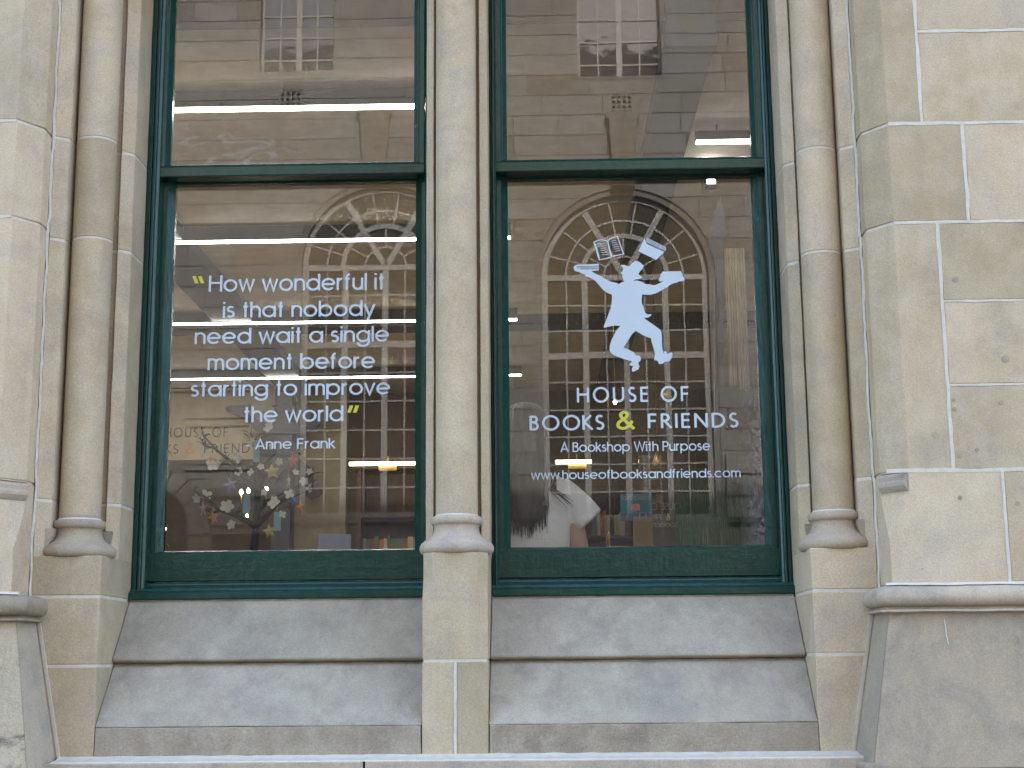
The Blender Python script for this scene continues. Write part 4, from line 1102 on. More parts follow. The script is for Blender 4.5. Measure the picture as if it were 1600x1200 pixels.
# the vinyl of a window further along, read from behind
t = thing('mirrored_lettering', 'faint mirrored shop lettering on a glass screen deep inside the right window', 'sign', (.7, 3.0, FL))
for txt, px0, px1, bl, cap, mt in (('HOUSE OF', 1010, 1073, 797, 11, 'cream'), ('FRIE', 1012, 1034, 813, 9, 'cream'), ('&', 1040, 1048, 813, 11, 'vinyl_y')):
    a, b = P(px0, bl, 3.0), P(px1, bl, 3.0); tt = P(px0, bl - cap, 3.0)
    part('lettering', text_mesh(txt.replace('E', 'E') , a.x, b.x, a.z, a.z, tt.z - a.z, 3.0, 'gill', mirror=True), M[mt], t)
a, b = P(1012, 824, 3.0), P(1060, 824, 3.0); tt = P(1012, 815, 3.0)
part('lettering', text_mesh('booksand', a.x, b.x, a.z, a.z, tt.z - a.z, 3.0, 'avant', mirror=True), M['cream'], t)
part('screen', MB().box(P(1000, 800, 3).x, P(1090, 800, 3).x, 3.004, 3.010, FL + .001, 2.75).me('s'), glass('screen_glass', 1.3, 0), t)
# display things on the window board
a, b = P(494, 833, 1.0), P(548, 858, 1.0)
t = thing('open_laptop', 'back of a grey-blue open laptop lid at the foot of the left pane', 'laptop', ((a.x + b.x) / 2, 1.0, 1.935))
v = [(a.x + .008, 1.03, a.z), (b.x - .004, 1.03, a.z - .004), (b.x, .98, 1.945), (a.x - .004, .98, 1.945)]
part('lid', mesh('lid', v + [(p[0], p[1] + .008, p[2]) for p in v], [(0, 1, 2, 3), (7, 6, 5, 4), (0, 4, 5, 1), (1, 5, 6, 2), (2, 6, 7, 3), (3, 7, 4, 0)]), plain('blue_grey_lid', (.22, .24, .33), .4, bump=0), t)
part('base', MB().box(a.x, b.x, .985, 1.10, 1.936, 1.95).me('b'), M['darkgrey'], t)
# paper bag with handle
a, b = P(990, 808, 1.9), P(1020, 860, 1.9)
t = thing('paper_bag', 'brown paper bag standing low between the gift card sign and the grasses', 'bag', ((a.x + b.x) / 2, 1.9, 1.6))
mk = plain('kraft_paper', (.30, .23, .12), .85)
part('body', MB().loft([[(a.x - .01, 1.86, 1.6), (b.x + .01, 1.86, 1.6), (b.x + .01, 1.95, 1.6), (a.x - .01, 1.95, 1.6)], [(a.x, 1.89, a.z), (b.x, 1.89, a.z), (b.x, 1.92, a.z), (a.x, 1.92, a.z)]]).me('b'), mk, t)
part('handle', MB().tube([(a.x + .025, 1.888, a.z - .02), (a.x + .03, 1.885, a.z + .02), (b.x - .03, 1.885, a.z + .02), (b.x - .025, 1.888, a.z - .02)], .003, 5).me('h'), M['cream'], t)
st('display_table', MB().box(P(930, 860, 1.6).x, 1.2, 1.6, 2.4, 1.53, 1.595), M['wood'])
c_ = P(952, 842, 1.4)
t = thing('brass_candlestick', 'little brass candlestick beside the arm of the person', 'candlestick', (c_.x, 1.4, 1.935))
part('stem', MB().lathe([(.012, 1.9), (.004, 1.94), (.004, c_.z), (.008, c_.z + .015), (.004, c_.z + .03)], c_.x, 1.4, 12).me('s', True), M['brass'], t)
part('arm', MB().tube([(c_.x - .008, 1.4, 2.0), (c_.x - .012, 1.4, c_.z + .01), (c_.x + .004, 1.4, c_.z + .028)], .003, 5).me('a', True), M['brass'], t)
# tall artificial grasses in a planter
rs = random.Random(3); mb = MB()
gx0, gx1 = P(1058, 850, 1.0).x, P(1186, 850, 1.0).x
t = thing('grass_planter', 'dense tall green reed grasses in a low planter inside the right window', 'plant', ((gx0 + gx1) / 2, 1.0, 1.935))
part('planter', MB().box(gx0, gx1, .94, 1.08, 1.936, 2.03).me('p'), plain('dark_green_trough', (.03, .05, .03), .6), t)
GM = [plain('reed_green_%d' % i, c, .6, bump=0, var=.2) for i, c in enumerate(((.055, .15, .06), (.09, .20, .09), (.32, .36, .24)))]
for i, mm in enumerate(GM):
    mb = MB()
    for k in range((380, 240, 70)[i]):
        x = rs.uniform(gx0 + .005, gx1 - .005); y = rs.uniform(.95, 1.07); h_ = rs.uniform(.24, .43 if x < gx0 + .16 else .37); lx = rs.gauss(0, .022)
        w = .0016
        p = [(x + lx * (j / 4) ** 2, y, 2.0 + h_ * j / 4) for j in range(5)]
        v = []; 
        for j, q in enumerate(p): ww = w * (1 - j / 4.6); v += [(q[0] - ww, q[1], q[2]), (q[0] + ww, q[1] + .001, q[2])]
        mb.add(v, [(2 * j, 2 * j + 1, 2 * j + 3, 2 * j + 2) for j in range(4)])
    part('reeds', mesh('reeds', mb.v, mb.f), mm, t, kind='stuff')
# tall dark feather banner and pale drape at the right side
a = P(1125, 306, 2.2); 
def q2(px, py, Y=2.2): 
    c = P(px, py, Y); return (c.x, c.z)
obj('feather_banner', poly_mesh([[q2(1125, 306), q2(1131, 330), q2(1133, 352), q2(1130, 395), q2(1132, 640), q2(1136, 850), q2(1116, 850), q2(1117, 640), q2(1117, 420), q2(1106, 400), q2(1112, 350)]], 2.2, 2.225), M['darkgrey'], label='dark pointed feather banner standing inside near the right edge of the right window', cat='banner')
pts = [q2(1132, 388, 2.6), q2(1163, 386, 2.6), q2(1165, 604, 2.6), q2(1158, 611, 2.6), q2(1148, 603, 2.6), q2(1137, 605, 2.6)]
rings = []
for k in range(25):
    x = pts[0][0] + (pts[1][0] - pts[0][0]) * k / 24; y = 2.6 + .006 * math.sin(k * 1.9)
    zb_ = pts[3][1] + .02 * math.sin(k * .9)
    rings.append([(x, y, pts[0][1]), (x, y, zb_), (x, y + .006, zb_), (x, y + .006, pts[0][1])])
obj('drape', MB().loft(rings).me('drape'), M['cream'], label='pale narrow fabric drape hanging beside the dark feather banner', cat='drape')
HB = [(1119, 640), (1121, 622), (1128, 611), (1138, 604), (1148, 604), (1158, 610), (1168, 611), (1176, 604), (1178, 610), (1176, 625), (1170, 640), (1168, 662), (1158, 672), (1140, 671), (1122, 664)]
obj('wall_silhouette', poly_mesh([[q2(*p, 2.4) for p in HB]], 2.4, 2.42), M['darkgrey'], label='dark rounded cut-out shape between the drape and the grasses', cat='wall sign')

# ------------------------------------------------------------------ small blossom tree with felt stars
TR = plain('dark_twig_bark', (.014, .011, .010), .8); 
TY = 1.02
def tp(px, py, Y=TY): return P(px, py, Y)
tree = thing('blossom_tree', 'small bare artificial tree with white blossoms on the left window board', 'decorative tree', (tp(395, 858).x, TY, 1.935))
rs = random.Random(11)
mb = MB()
trunk = [tp(397, 866), tp(398, 845), tp(400, 825)]
mb.tube([(p.x, TY, p.z) for p in trunk], [.020, .017, .014], 10)
BR = [[(400, 825), (402, 800), (401, 765), (400, 735), (404, 705), (409, 680)], [(400, 826), (388, 815), (368, 806), (345, 797), (325, 780), (308, 768), (299, 765)], [(401, 765), (388, 752), (372, 735), (352, 715), (335, 700), (322, 684)],
      [(400, 822), (418, 805), (432, 790), (450, 778), (470, 770), (492, 762)], [(402, 800), (415, 785), (435, 773), (460, 765), (478, 752)], [(402, 738), (412, 725), (425, 710), (446, 700), (466, 706)],
      [(372, 735), (362, 722), (352, 722)], [(345, 797), (330, 800), (318, 795)], [(325, 780), (312, 778), (306, 786)], [(450, 778), (462, 763), (480, 750), (488, 743)], [(335, 700), (322, 698), (318, 690)], [(404, 705), (396, 690), (392, 678)],
      [(388, 752), (372, 752), (358, 745)], [(400, 735), (416, 728), (430, 730)]]
for i, b_ in enumerate(BR):
    yo = 0; pts = []
    for j, (x, y) in enumerate(b_):
        yo = (rs.uniform(-.05, .05)) * (j / len(b_)) * 1.5
        q = tp(x, y); pts.append((q.x, TY + yo, q.z))
    r0 = (.016, .013, .012, .014, .012, .010)[i] if i < 6 else .0065
    mb.tube(pts, [max(.0016, r0 * (1 - j / len(pts) * .85)) for j in range(len(pts))], 7)
    for j in range(len(pts) * 2):
        k = rs.randrange(1, len(pts)); p = Vector(pts[k]); d = Vector((rs.uniform(-1, 1), rs.uniform(-.5, .5), rs.uniform(-.1, 1))).normalized()
        L_ = rs.uniform(.02, .06)
        mb.tube([p, p + d * L_ * .5 + Vector((0, 0, .004)), p + d * L_], [.0030, .0022, .0012], 4)
part('branches', mb.me('branches', True), TR, tree)
part('pot', MB().lathe([(.05, 1.936), (.06, 1.94), (.07, 2.00), (.066, 2.0), (.02, 1.99)], tp(397, 866).x, TY, 20).me('pot', True), M['darkgrey'], tree)
BW = plain('blossom_petal', (.58, .56, .48), .7, bump=0)
def petal_flower(name, x, z, y, r, mat, par, n=4, seedv=0):
    rr = random.Random(seedv); mb = MB()
    nx = Vector((rr.uniform(-.7, .7), -1, rr.uniform(-.4, .6))).normalized(); u = nx.orthogonal().normalized(); w = nx.cross(u)
    a0 = rr.uniform(0, 6)
    for k in range(n):
        a = a0 + 2 * math.pi * k / n; d = math.cos(a) * u + math.sin(a) * w; s_ = math.cos(a + 1.57) * u + math.sin(a + 1.57) * w
        c = Vector((x, y, z))
        v = [c, c + d * r * .45 + s_ * r * .42 + nx * r * .1, c + d * r * .9 + s_ * r * .30 + nx * r * .25, c + d * r + nx * r * .2, c + d * r * .9 - s_ * r * .30 + nx * r * .25, c + d * r * .45 - s_ * r * .42 + nx * r * .1]
        mb.add(v, [(0, 1, 2, 3), (0, 3, 4, 5)])
    return part(name, mb.me(name, True), mat, par)
for i, (px, py, r_) in enumerate(((318, 680, 11), (424, 671, 13), (337, 732, 14), (375, 738, 10), (376, 718, 12), (361, 795, 15), (324, 775, 13), (312, 781, 10), (434, 790, 15), (430, 782, 9), (455, 774, 11), (480, 756, 10), (486, 764, 10), (366, 822, 11), (398, 742, 9), (437, 722, 9), (345, 727, 8), (488, 741, 8), (427, 698, 9), (411, 732, 8), (446, 807, 9), (415, 770, 9), (398, 690, 7), (467, 742, 8))):
    q = tp(px, py)
    petal_flower('blossom', q.x, q.z, TY - .02 - .03 * (i % 3), r_ * .0020, BW, tree, n=4 + i % 2, seedv=i)
def star(px, py, rpx, col, lab, rot=0.0, squash=1.0, Y=TY - .045):
    q = tp(px, py, Y); r_ = rpx * .0025
    t = thing('felt_star', lab, 'hanging star', (q.x, Y, q.z), 'felt stars hung on the small tree')
    mt = plain(lab.split()[0] + '_felt', col, .95, bump=.6, bscale=300)
    ring = []
    for k in range(10):
        a = math.pi / 2 + rot + k * math.pi / 5; rr = r_ * (1 if k % 2 == 0 else .48); ring.append((q.x + rr * math.cos(a) * squash, q.z + rr * math.sin(a)))
    v = [(x, Y, z) for x, z in ring] + [(q.x, Y - .010, q.z), (q.x, Y + .010, q.z)]
    f = [(k, (k + 1) % 10, 10) for k in range(10)] + [((k + 1) % 10, k, 11) for k in range(10)]
    m = fixn(mesh('star', v, f))
    part('star_body', m, mt, t)
    part('thread', MB().tube([(q.x, Y, q.z + r_ * .9), (q.x + .002, Y + .01, q.z + r_ + .03)], .0008, 4).me('t'), M['cream'], t)
for a_ in ((329, 722, 13, (.62, .22, .12), 'coral felt star hanging high on the left branch', .2, .7), (425, 737, 14, (.50, .42, .20), 'yellow felt star in the middle of the tree', .1, 1), (458, 720, 15, (.55, .12, .16), 'pink felt star hanging below the name Anne Frank', .1, .6),
           (317, 795, 13, (.52, .25, .34), 'lilac felt star at the far left of the tree', .1, .55), (333, 809, 12, (.62, .24, .09), 'orange felt star low on the left', .3, .8), (469, 793, 14, (.62, .22, .05), 'orange felt star low on the right branch', .1, .5),
           (383, 788, 14, (.10, .16, .32), 'blue felt star under the pair of bulbs', .1, .8), (458, 782, 11, (.09, .15, .34), 'blue felt star on the right branch', .4, .8), (492, 757, 11, (.25, .20, .36), 'purple felt star at the right tip of the tree', .2, .8),
           (360, 758, 14, (.24, .20, .30), 'dusky purple felt star behind the upper left branches', .3, 1), (451, 752, 12, (.52, .48, .30), 'cream felt star hanging edge-on right of the trunk', .1, .35), (421, 830, 13, (.48, .42, .18), 'mustard felt star lowest on the tree', .2, .9)):
    star(*a_)
for px0, py0, px1, py1, lab in ((396, 689, 404, 722, 'pale blue paper tag high beside the dash of the quotation'), (380, 771, 389, 802, 'pale blue paper tag behind the blue star'), (428, 800, 437, 829, 'pale blue paper tag low right of the trunk')):
    a, b = tp(px0, py0, TY - .07), tp(px1, py1, TY - .07)
    t = thing('paper_tag', lab, 'tag', (a.x, TY - .07, b.z), 'pale blue paper tags on the small tree')
    part('card', MB().box(a.x, b.x + .004, TY - .070, TY - .0692, b.z, a.z).me('c'), plain('pale_blue_card', (.22, .34, .38), .7, bump=0), t)
    part('string', MB().tube([((a.x + b.x) / 2, TY - .069, a.z - .004), ((a.x + b.x) / 2, TY - .06, a.z + .03)], .0008, 4).me('s'), M['cream'], t)

# ------------------------------------------------------------------ person with long hair in a white T-shirt, seen from behind
PX_, PY_ = -.055, 1.00
def remesh_obj(name, mb, mat, par, vox, smooth=6, disp=0.0, dscale=.12, label=None, boxes=None):
    me_ = mb.me(name, True)
    o = part(name, me_, mat, par, label)
    r_ = o.modifiers.new('remesh', 'REMESH'); r_.mode = 'VOXEL'; r_.voxel_size = vox; r_.use_smooth_shade = True
    s_ = o.modifiers.new('smooth', 'SMOOTH'); s_.factor = .6; s_.iterations = smooth
    if disp:
        tx = bpy.data.textures.new(name + '_folds', 'CLOUDS'); tx.noise_scale = dscale; tx.noise_depth = 2
        d_ = o.modifiers.new('folds', 'DISPLACE'); d_.texture = tx; d_.strength = disp; d_.texture_coords = 'GLOBAL'; d_.mid_level = .5
    return o
def ell(cx, cy, z, rx, ry, n=24, tx=0, ty=0):
    return [(cx + rx * math.cos(2 * math.pi * k / n), cy + ry * math.sin(2 * math.pi * k / n), z + tx * math.cos(2 * math.pi * k / n) + ty * math.sin(2 * math.pi * k / n)) for k in range(n)]
person = thing('person', 'person with long dark hair and white short-sleeved T-shirt standing with back to the window', 'person', (PX_, PY_, FL))
SKIN = plain('skin', (.48, .30, .23), .5, var=.05, bump=.05)
mb = MB()
x, y = PX_, PY_
mb.loft([ell(x, y, 1.92, .165, .11), ell(x, y, 2.05, .14, .10), ell(x, y, 2.20, .155, .11), ell(x, y, 2.35, .160, .100), ell(x, y, 2.40, .12, .07), ell(x, y + .01, 2.44, .06, .06), ell(x, y + .02, 2.49, .052, .056), ell(x, y + .04, 2.54, .06, .075),
         ell(x, y + .05, 2.60, .074, .094), ell(x, y + .05, 2.66, .078, .098), ell(x, y + .045, 2.71, .066, .082), ell(x, y + .04, 2.74, .03, .04)])
for s in (-1, 1):
    sh = Vector((x + s * .165, y, 2.375)); el = Vector((x + s * .222, y + .01, 2.08)); wr = Vector((x + s * .20, y + .14, 1.86)); hd = Vector((x + s * .19, y + .20, 1.80))
    mb.tube([sh - Vector((s * .04, 0, 0)), sh, sh.lerp(el, .35), sh.lerp(el, .7), el, el.lerp(wr, .3), wr, wr.lerp(hd, .5), hd], [.036, .042, .043, .041, .038, .038, .026, .034, .03], 14)
    for k in range(4):
        d = Vector((s * (-.018 + .013 * k), .035, -.02)); q = hd + Vector((s * (-.018 + .012 * k), .008, -.004))
        mb.tube([q, q + d * (.9, 1.1, 1.05, .8)[k], q + d * (1.6, 1.9, 1.8, 1.35)[k] + Vector((0, .004, -.012))], [.0095, .009, .008], 8)
    q = wr.lerp(hd, .4); mb.tube([q, q + Vector((-s * .03, .02, -.01)), q + Vector((-s * .042, .045, -.02))], [.013, .011, .009], 8)
    mb.tube([(x + s * .085, y, 1.93), (x + s * .09, y, 1.70), (x + s * .09, y + .005, 1.48), (x + s * .09, y - .005, 1.25), (x + s * .09, y - .01, 1.07), (x + s * .09, y, 1.04)], [.095, .085, .058, .052, .038, .04], 16)
    mb.tube([(x + s * .09, y - .03, 1.035), (x + s * .095, y + .06, 1.03), (x + s * .10, y + .14, 1.02)], [.034, .036, .022], 12)
# face on the far side
mb.tube([(x, y + .135, 2.625), (x, y + .158, 2.60), (x, y + .14, 2.592)], [.008, .012, .010], 8)
for s in (-1, 1): mb.loft([ell(x + s * .078, y + .045, 2.59, .006, .016), ell(x + s * .084, y + .04, 2.62, .008, .02), ell(x + s * .082, y + .045, 2.645, .004, .014)])
remesh_obj('body', mb, SKIN, person, .008, 3)
EYE = plain('eye', (.05, .03, .02), .2, bump=0)
for s in (-1, 1):
    m = MB().lathe([(.002, 2.617), (.010, 2.622), (.012, 2.628), (.010, 2.634), (.002, 2.639)], x + s * .03, y + .132, 12).me('eye', True); part('eye', m, EYE, person)
m = MB().tube([(x - .022, y + .131, 2.565), (x, y + .139, 2.563), (x + .022, y + .131, 2.565)], .005, 8).me('mouth', True); part('mouth', m, plain('lips', (.40, .13, .12), .5, bump=0), person)
# T-shirt
mb = MB()
mb.loft([ell(x, y, 1.83, .190, .135), ell(x, y, 1.95, .180, .130), ell(x, y, 2.10, .172, .128), ell(x, y, 2.22, .180, .130), ell(x, y, 2.34, .186, .122), ell(x, y, 2.395, .176, .105), ell(x, y, 2.432, .135, .085), ell(x, y + .01, 2.455, .085, .072), ell(x, y + .012, 2.465, .074, .070)])
for s in (-1, 1):
    a = Vector((x + s * .12, y, 2.388)); b = Vector((x + s * .256, y + .005, 2.240))
    mb.tube([a, a.lerp(b, .35), a.lerp(b, .7), b, b + (b - a).normalized() * .004], [.060, .072, .073, .071, .066], 20)
def shirt_mat():
    m, nt, out = new_mat('white_cotton'); h = N(nt)
    pos = h.node('ShaderNodeNewGeometry').outputs['Position']
    b = h.node('ShaderNodeBsdfPrincipled'); b.inputs['Base Color'].default_value = (.90, .91, .96, 1); b.inputs['Roughness'].default_value = .9
    w1 = h.noise(h.mapping(pos, (14, 14, 5)), 1.0, 5, .6, 2.2); w2 = h.noise(h.mapping(pos, (9, 9, 22)), 1.0, 4, .6, 1.6)
    h.link(h.bump(w2, .5, .008, h.bump(w1, .6, .012)), b.inputs['Normal'])
    h.link(b.outputs[0], out.inputs[0]); return m
remesh_obj('t_shirt', mb, shirt_mat(), person, .008, 6, .010, .11)
mb = MB()
b = Vector((x + .262, y + .005, 2.190)); dd = (Vector((x + .262, y + .005, 2.190)) - Vector((x + .12, y, 2.345))).normalized()
# jeans
mb = MB(); mb.loft([ell(x, y, 1.72, .18, .125), ell(x, y, 1.86, .178, .122), ell(x, y, 1.95, .15, .11)])
for s in (-1, 1): mb.tube([(x + s * .088, y, 1.78), (x + s * .092, y, 1.6), (x + s * .092, y + .004, 1.4), (x + s * .092, y, 1.2), (x + s * .092, y, 1.07)], [.098, .092, .074, .066, .062], 18)
remesh_obj('jeans', mb, plain('dark_denim', (.03, .045, .09), .9), person, .010, 3)
# hair: a shaped mass plus loose strands
def hair_mat():
    m, nt, out = new_mat('dark_brown_hair'); h = N(nt)
    pos = h.node('ShaderNodeNewGeometry').outputs['Position']
    f = h.noise(h.mapping(pos, (240, 240, 6)), 1.0, 4, .6, .4)
    b = h.node('ShaderNodeBsdfPrincipled'); h.link(h.mix(h.ramp(f, .3, .7), (.010, .006, .005), (.040, .025, .020)), b.inputs['Base Color'])
    b.inputs['Roughness'].default_value = .42; h.link(h.bump(f, .8, .004), b.inputs['Normal']); h.link(b.outputs[0], out.inputs[0]); return m
HM = hair_mat()
mb = MB()
hx = x - .012
rings = []
for z, rx, ry, cy in ((2.758, .02, .02, .02), (2.748, .055, .06, .02), (2.72, .080, .088, .02), (2.66, .093, .106, .02), (2.58, .095, .098, -.005), (2.50, .094, .075, -.04), (2.42, .097, .060, -.08), (2.34, .094, .045, -.105), (2.28, .080, .034, -.125), (2.24, .062, .026, -.132), (2.22, .040, .018, -.135), (2.21, .02, .010, -.136)):
    n = 60; r = []
    for k in range(n):
        a = 2 * math.pi * k / n; w = 1 + .05 * math.sin(a * 13 + z * 6) + .03 * math.sin(a * 29 - z * 9)
        r.append((hx + rx * w * math.cos(a), y + cy + ry * w * math.sin(a) * (1 if math.sin(a) < 0 or z < 2.5 else .55), z))
    rings.append(r)
mb.loft(rings[::-1])
m = mb.me('hair', True); part('hair', m, HM, person)
rs = random.Random(5); mb = MB()
for k in range(420):
    a = rs.uniform(-.094, .094); top = rs.uniform(2.40, 2.60); bot = rs.uniform(2.14, 2.27) + abs(a) * .6
    yo = -.105 - rs.uniform(0, .03); dr = rs.gauss(0, .012)
    mb.tube([(hx + a, y - .075, top), (hx + a * 1.02 + dr * .3, y + yo, (top + bot) / 2), (hx + a * .85 + dr, y + yo - .03, bot)], [.0026, .0026, .0008], 3)
for k in range(16):   # locks blown over the right shoulder
    t_ = k / 15
    mb.tube([(hx + .07, y - .05, 2.56 - .05 * t_), (hx + .115 + .02 * t_, y - .09, 2.42), (hx + .10 + .03 * rs.random(), y - .125, 2.36), (hx + .16 + .04 * rs.random(), y - .135, 2.28 + .05 * t_)], [.004, .0028, .002, .0006], 4)
part('loose_hair', mb.me('loose', True), HM, person, kind='stuff')
person.scale = (.97, .97, .965)
person.location = (PX_, PY_, FL)
# ------------------------------------------------------------------ the building across the street, mirrored in the panes
YO = -13.2; YVL = 1.312 - YO; YVU = 1.204 - YO        # virtual planes behind lower and upper panes
opp = thing('limestone_building', 'pale limestone building across the street with tall arched windows, mirrored in the shop panes', 'building', (-1, YO, 0))
def opart(name, me_, mat, par=None, **k): return part(name, me_, mat, par or opp, **k)
ARCH = [(1.175, 6.85, 3.50), (-2.125, 7.04, 3.58)]       # centre x, spring z, sill z
AR, AO = 1.09, 1.235                                       # glazed frame radius, outer radius of the recess
WINS = [(.58, 1.755, 9.70, 11.9), (-3.90, -2.85, 9.84, 12.0), (-8.3, -7.2, 9.8, 11.9), (4.9, 6.0, 9.8, 11.9)]
VENTS = [(1.03, 1.335, 9.135, 9.42), (-3.60, -3.30, 9.25, 9.54)]
def solid_rects(x0, x1, z0, z1):
    """the block minus window openings -> outlines"""
    rects = [(x0, x1, z0, z1)]
    cuts = [(a, b, c, d) for a, b, c, d in WINS] + [(a, b, c, d) for a, b, c, d in VENTS] + [(c - AO, c + AO, s_, sp) for c, sp, s_ in ARCH] + [(-5.9, -4.72, 0, 3.42), (-4.40, -3.62, 0, 3.36), (3.3, 4.4, 0, 3.3)]
    for a, b, c, d in cuts:
        nr = []
        for (p, q, r, s_) in rects:
            if q <= a or p >= b or s_ <= c or r >= d: nr.append((p, q, r, s_)); continue
            if p < a: nr.append((p, a, r, s_))
            if q > b: nr.append((b, q, r, s_))
            pp, qq = max(p, a), min(q, b)
            if r < c: nr.append((pp, qq, r, c))
            if s_ > d: nr.append((pp, qq, d, s_))
        rects = nr
    return [t for t in rects if t[1] - t[0] > .015 and t[3] - t[2] > .015]
def clip_arc(rect):
    x0, x1, z0, z1 = rect
    circles = [(c, sp, AO) for c, sp, s_ in ARCH] + [(-5.31, 3.42, .59)]
    for cx, cz, R in circles:
        if x1 <= cx - R or x0 >= cx + R or z1 <= cz or z0 >= cz + R: continue
        n = 40; top = []; bot = []; out = []
        for k in range(n + 1):
            x = x0 + (x1 - x0) * k / n; dx = x - cx
            lo = z0
            if abs(dx) < R: lo = max(z0, cz + math.sqrt(R * R - dx * dx))
            if lo < z1 - .004: bot.append((x, lo)); top.append((x, z1))
            elif bot:
                out.append(bot + top[::-1]); top, bot = [], []
        if len(bot) > 1: out.append(bot + top[::-1])
        return [o_ for o_ in out if len(o_) > 3]
    return [[(x0, z0), (x1, z0), (x1, z1), (x0, z1)]]
rs = random.Random(21)
CH = .296; Z0 = 3.20
rowz = [8.84 + CH * k for k in range(-19, 11)]
nblk = 0; shared = {}
for i in range(len(rowz) - 1):
    z0, z1 = rowz[i], rowz[i + 1]
    x = -5.7 + (0 if i % 2 else .42)
    while x < 3.6:
        L_ = rs.choice((.62, .85, .85, 1.10, 1.3)); g = .010
        for rc in solid_rects(x + g / 2, min(x + L_, 3.6) - g / 2, z0 + g / 2, z1 - g / 2):
            for pl in clip_arc(rc):
                w_, h_ = rc[1] - rc[0], rc[3] - rc[2]
                dp = rs.uniform(0, .004)
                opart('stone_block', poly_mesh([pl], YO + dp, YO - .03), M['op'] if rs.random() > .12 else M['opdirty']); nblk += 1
        x += L_
print('opposite blocks', nblk)
# body of the building behind the ashlar
mb = MB()
def backing(x0, x1, z0, z1):
    for rc in solid_rects(x0, x1, z0, z1):
        for pl in clip_arc(rc): mb.v += [(a, YO - .022, b) for a, b in pl]; mb.f.append(tuple(range(len(mb.v) - len(pl), len(mb.v))))
for k in range(60):
    backing(-5.72 + (9.34) * k / 60, -5.72 + 9.34 * (k + 1) / 60, 3.0, 11.9)
opart('joint_backing', mesh('backing', mb.v, mb.f), M['opjoint'])
mb = MB(); mb.box(-9.5, -5.73, YO - .4, YO, 0, 12.5); mb.box(3.62, 9.5, YO - .4, YO, 0, 12.5); mb.box(-5.72, 3.61, YO - .4, YO, 12.1, 12.5)
mb.box(-5.72, -4.45, YO - .39, YO - .03, 0.13, .4); mb.box(-9.6, 9.6, YO - .5, YO + .25, 12.51, 12.8)
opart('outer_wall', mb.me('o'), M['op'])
opart('inside_wall', MB().box(-9.4, 9.4, YO - 1.6, YO - 1.4, .1, 12.4).me('i'), M['brownwall'])
# rusticated ground floor
mb = MB()
for k in range(10):
    z0 = .14 + k * .325; z1 = z0 + .30
    for x0, x1 in ((-3.61, 3.29), (-4.71, -4.41)):
        if z1 < 3.42: mb.box(x0, x1, YO - .05, YO + .07, z0, z1)
opart('rusticated_course', mb.me('r'), M['opdirty'])
opart('rusticated_backing', MB().box(-3.605, 3.285, YO - .06, YO + .060, .13, 3.44).me('r'), M['opdirty'])
# courses of the ground floor that the panes show: voussoirs, imposts, cornices, door case
for k in range(11):
    a0 = math.pi * k / 11 + .01; a1 = math.pi * (k + 1) / 11 - .01
    pl = [(-5.31 + r_ * math.cos(a), 3.42 + r_ * math.sin(a)) for r_, a in ((.60, a0), (.60, (a0 + a1) / 2), (.60, a1), (.86, a1), (.86, (a0 + a1) / 2), (.86, a0))]
    opart('voussoir', poly_mesh([pl], YO + .05, YO - .3), M['op'])
opart('impost', MB().box(-4.72, -4.42, YO - .05, YO + .10, 3.36, 3.46).me('i'), M['op'])
for z, h_, d in ((5.30, .05, .025), (5.351, .09, .04), (5.442, .05, .055)): opart('cornice', MB().box(-5.7, -3.72, YO, YO + d, z, z + h_).me('c'), M['op'])
for x0, x1, z0, z1, d in ((-4.86, -3.88, 4.92, 5.02, .06), (-4.80, -3.94, 4.82, 4.915, .035), (-4.72, -4.02, 4.30, 4.75, .012), (-4.60, -4.14, 4.38, 4.67, .022), (-4.80, -3.94, 4.22, 4.28, .03)):
    opart('door_case', MB().box(x0, x1, YO + .001, YO + d, z0, z1).me('c'), M['op'])
for z0, z1 in ((3.86, 4.16), (3.48, 3.80)):
    for x0, x1 in ((-4.42, -3.72),):
        opart('stone_block', MB().box(x0 + .02, x1 - .02, YO + .001, YO + .05, z0, z1).me('c'), M['op'])
opart('door_leaf', MB().box(-4.38, -3.64, YO - .25, YO - .20, .13, 3.36).me('d'), M['darkgrey'])
for x0, x1, z0, z1, in ((2.46, 3.28, 3.22, 3.46), (2.46, 3.28, 3.50, 3.76), (2.46, 3.28, 3.80, 4.05), (2.46, 3.28, 4.09, 4.35)):
    opart('stone_block', MB().box(x0, x1, YO + .001, YO + .06, z0, z1).me('c'), M['op'])
# keystones
for cx, zt in ((1.19, 9.13), (-2.26, 9.26)):
    sp = [a for a in ARCH if abs(a[0] - cx) < .5][0]; zb = sp[1] + AO + .01
    pl = [(cx - .24, zt), (cx - .24, zt - .07), (cx - .20, zt - .10), (cx - .15, zb), (cx + .15, zb), (cx + .20, zt - .10), (cx + .24, zt - .07), (cx + .24, zt)]
    opart('keystone', poly_mesh([pl], YO + .11, YO - .2), M['opdirty'])
# ventilation grilles
for x0, x1, z0, z1 in VENTS:
    mb = MB(); n = 4
    for k in range(n + 1):
        xx = x0 + (x1 - x0) * k / n; mb.box(xx - .016, xx + .016, YO - .03, YO - .002, z0, z1)
        zz_ = z0 + (z1 - z0) * k / n; mb.box(x0, x1, YO - .034, YO - .006, zz_ - .016, zz_ + .016)
    opart('vent_grille', mb.me('v'), M['op'])
    opart('vent_back', MB().box(x0, x1, YO - .14, YO - .12, z0, z1).me('v'), M['black'])
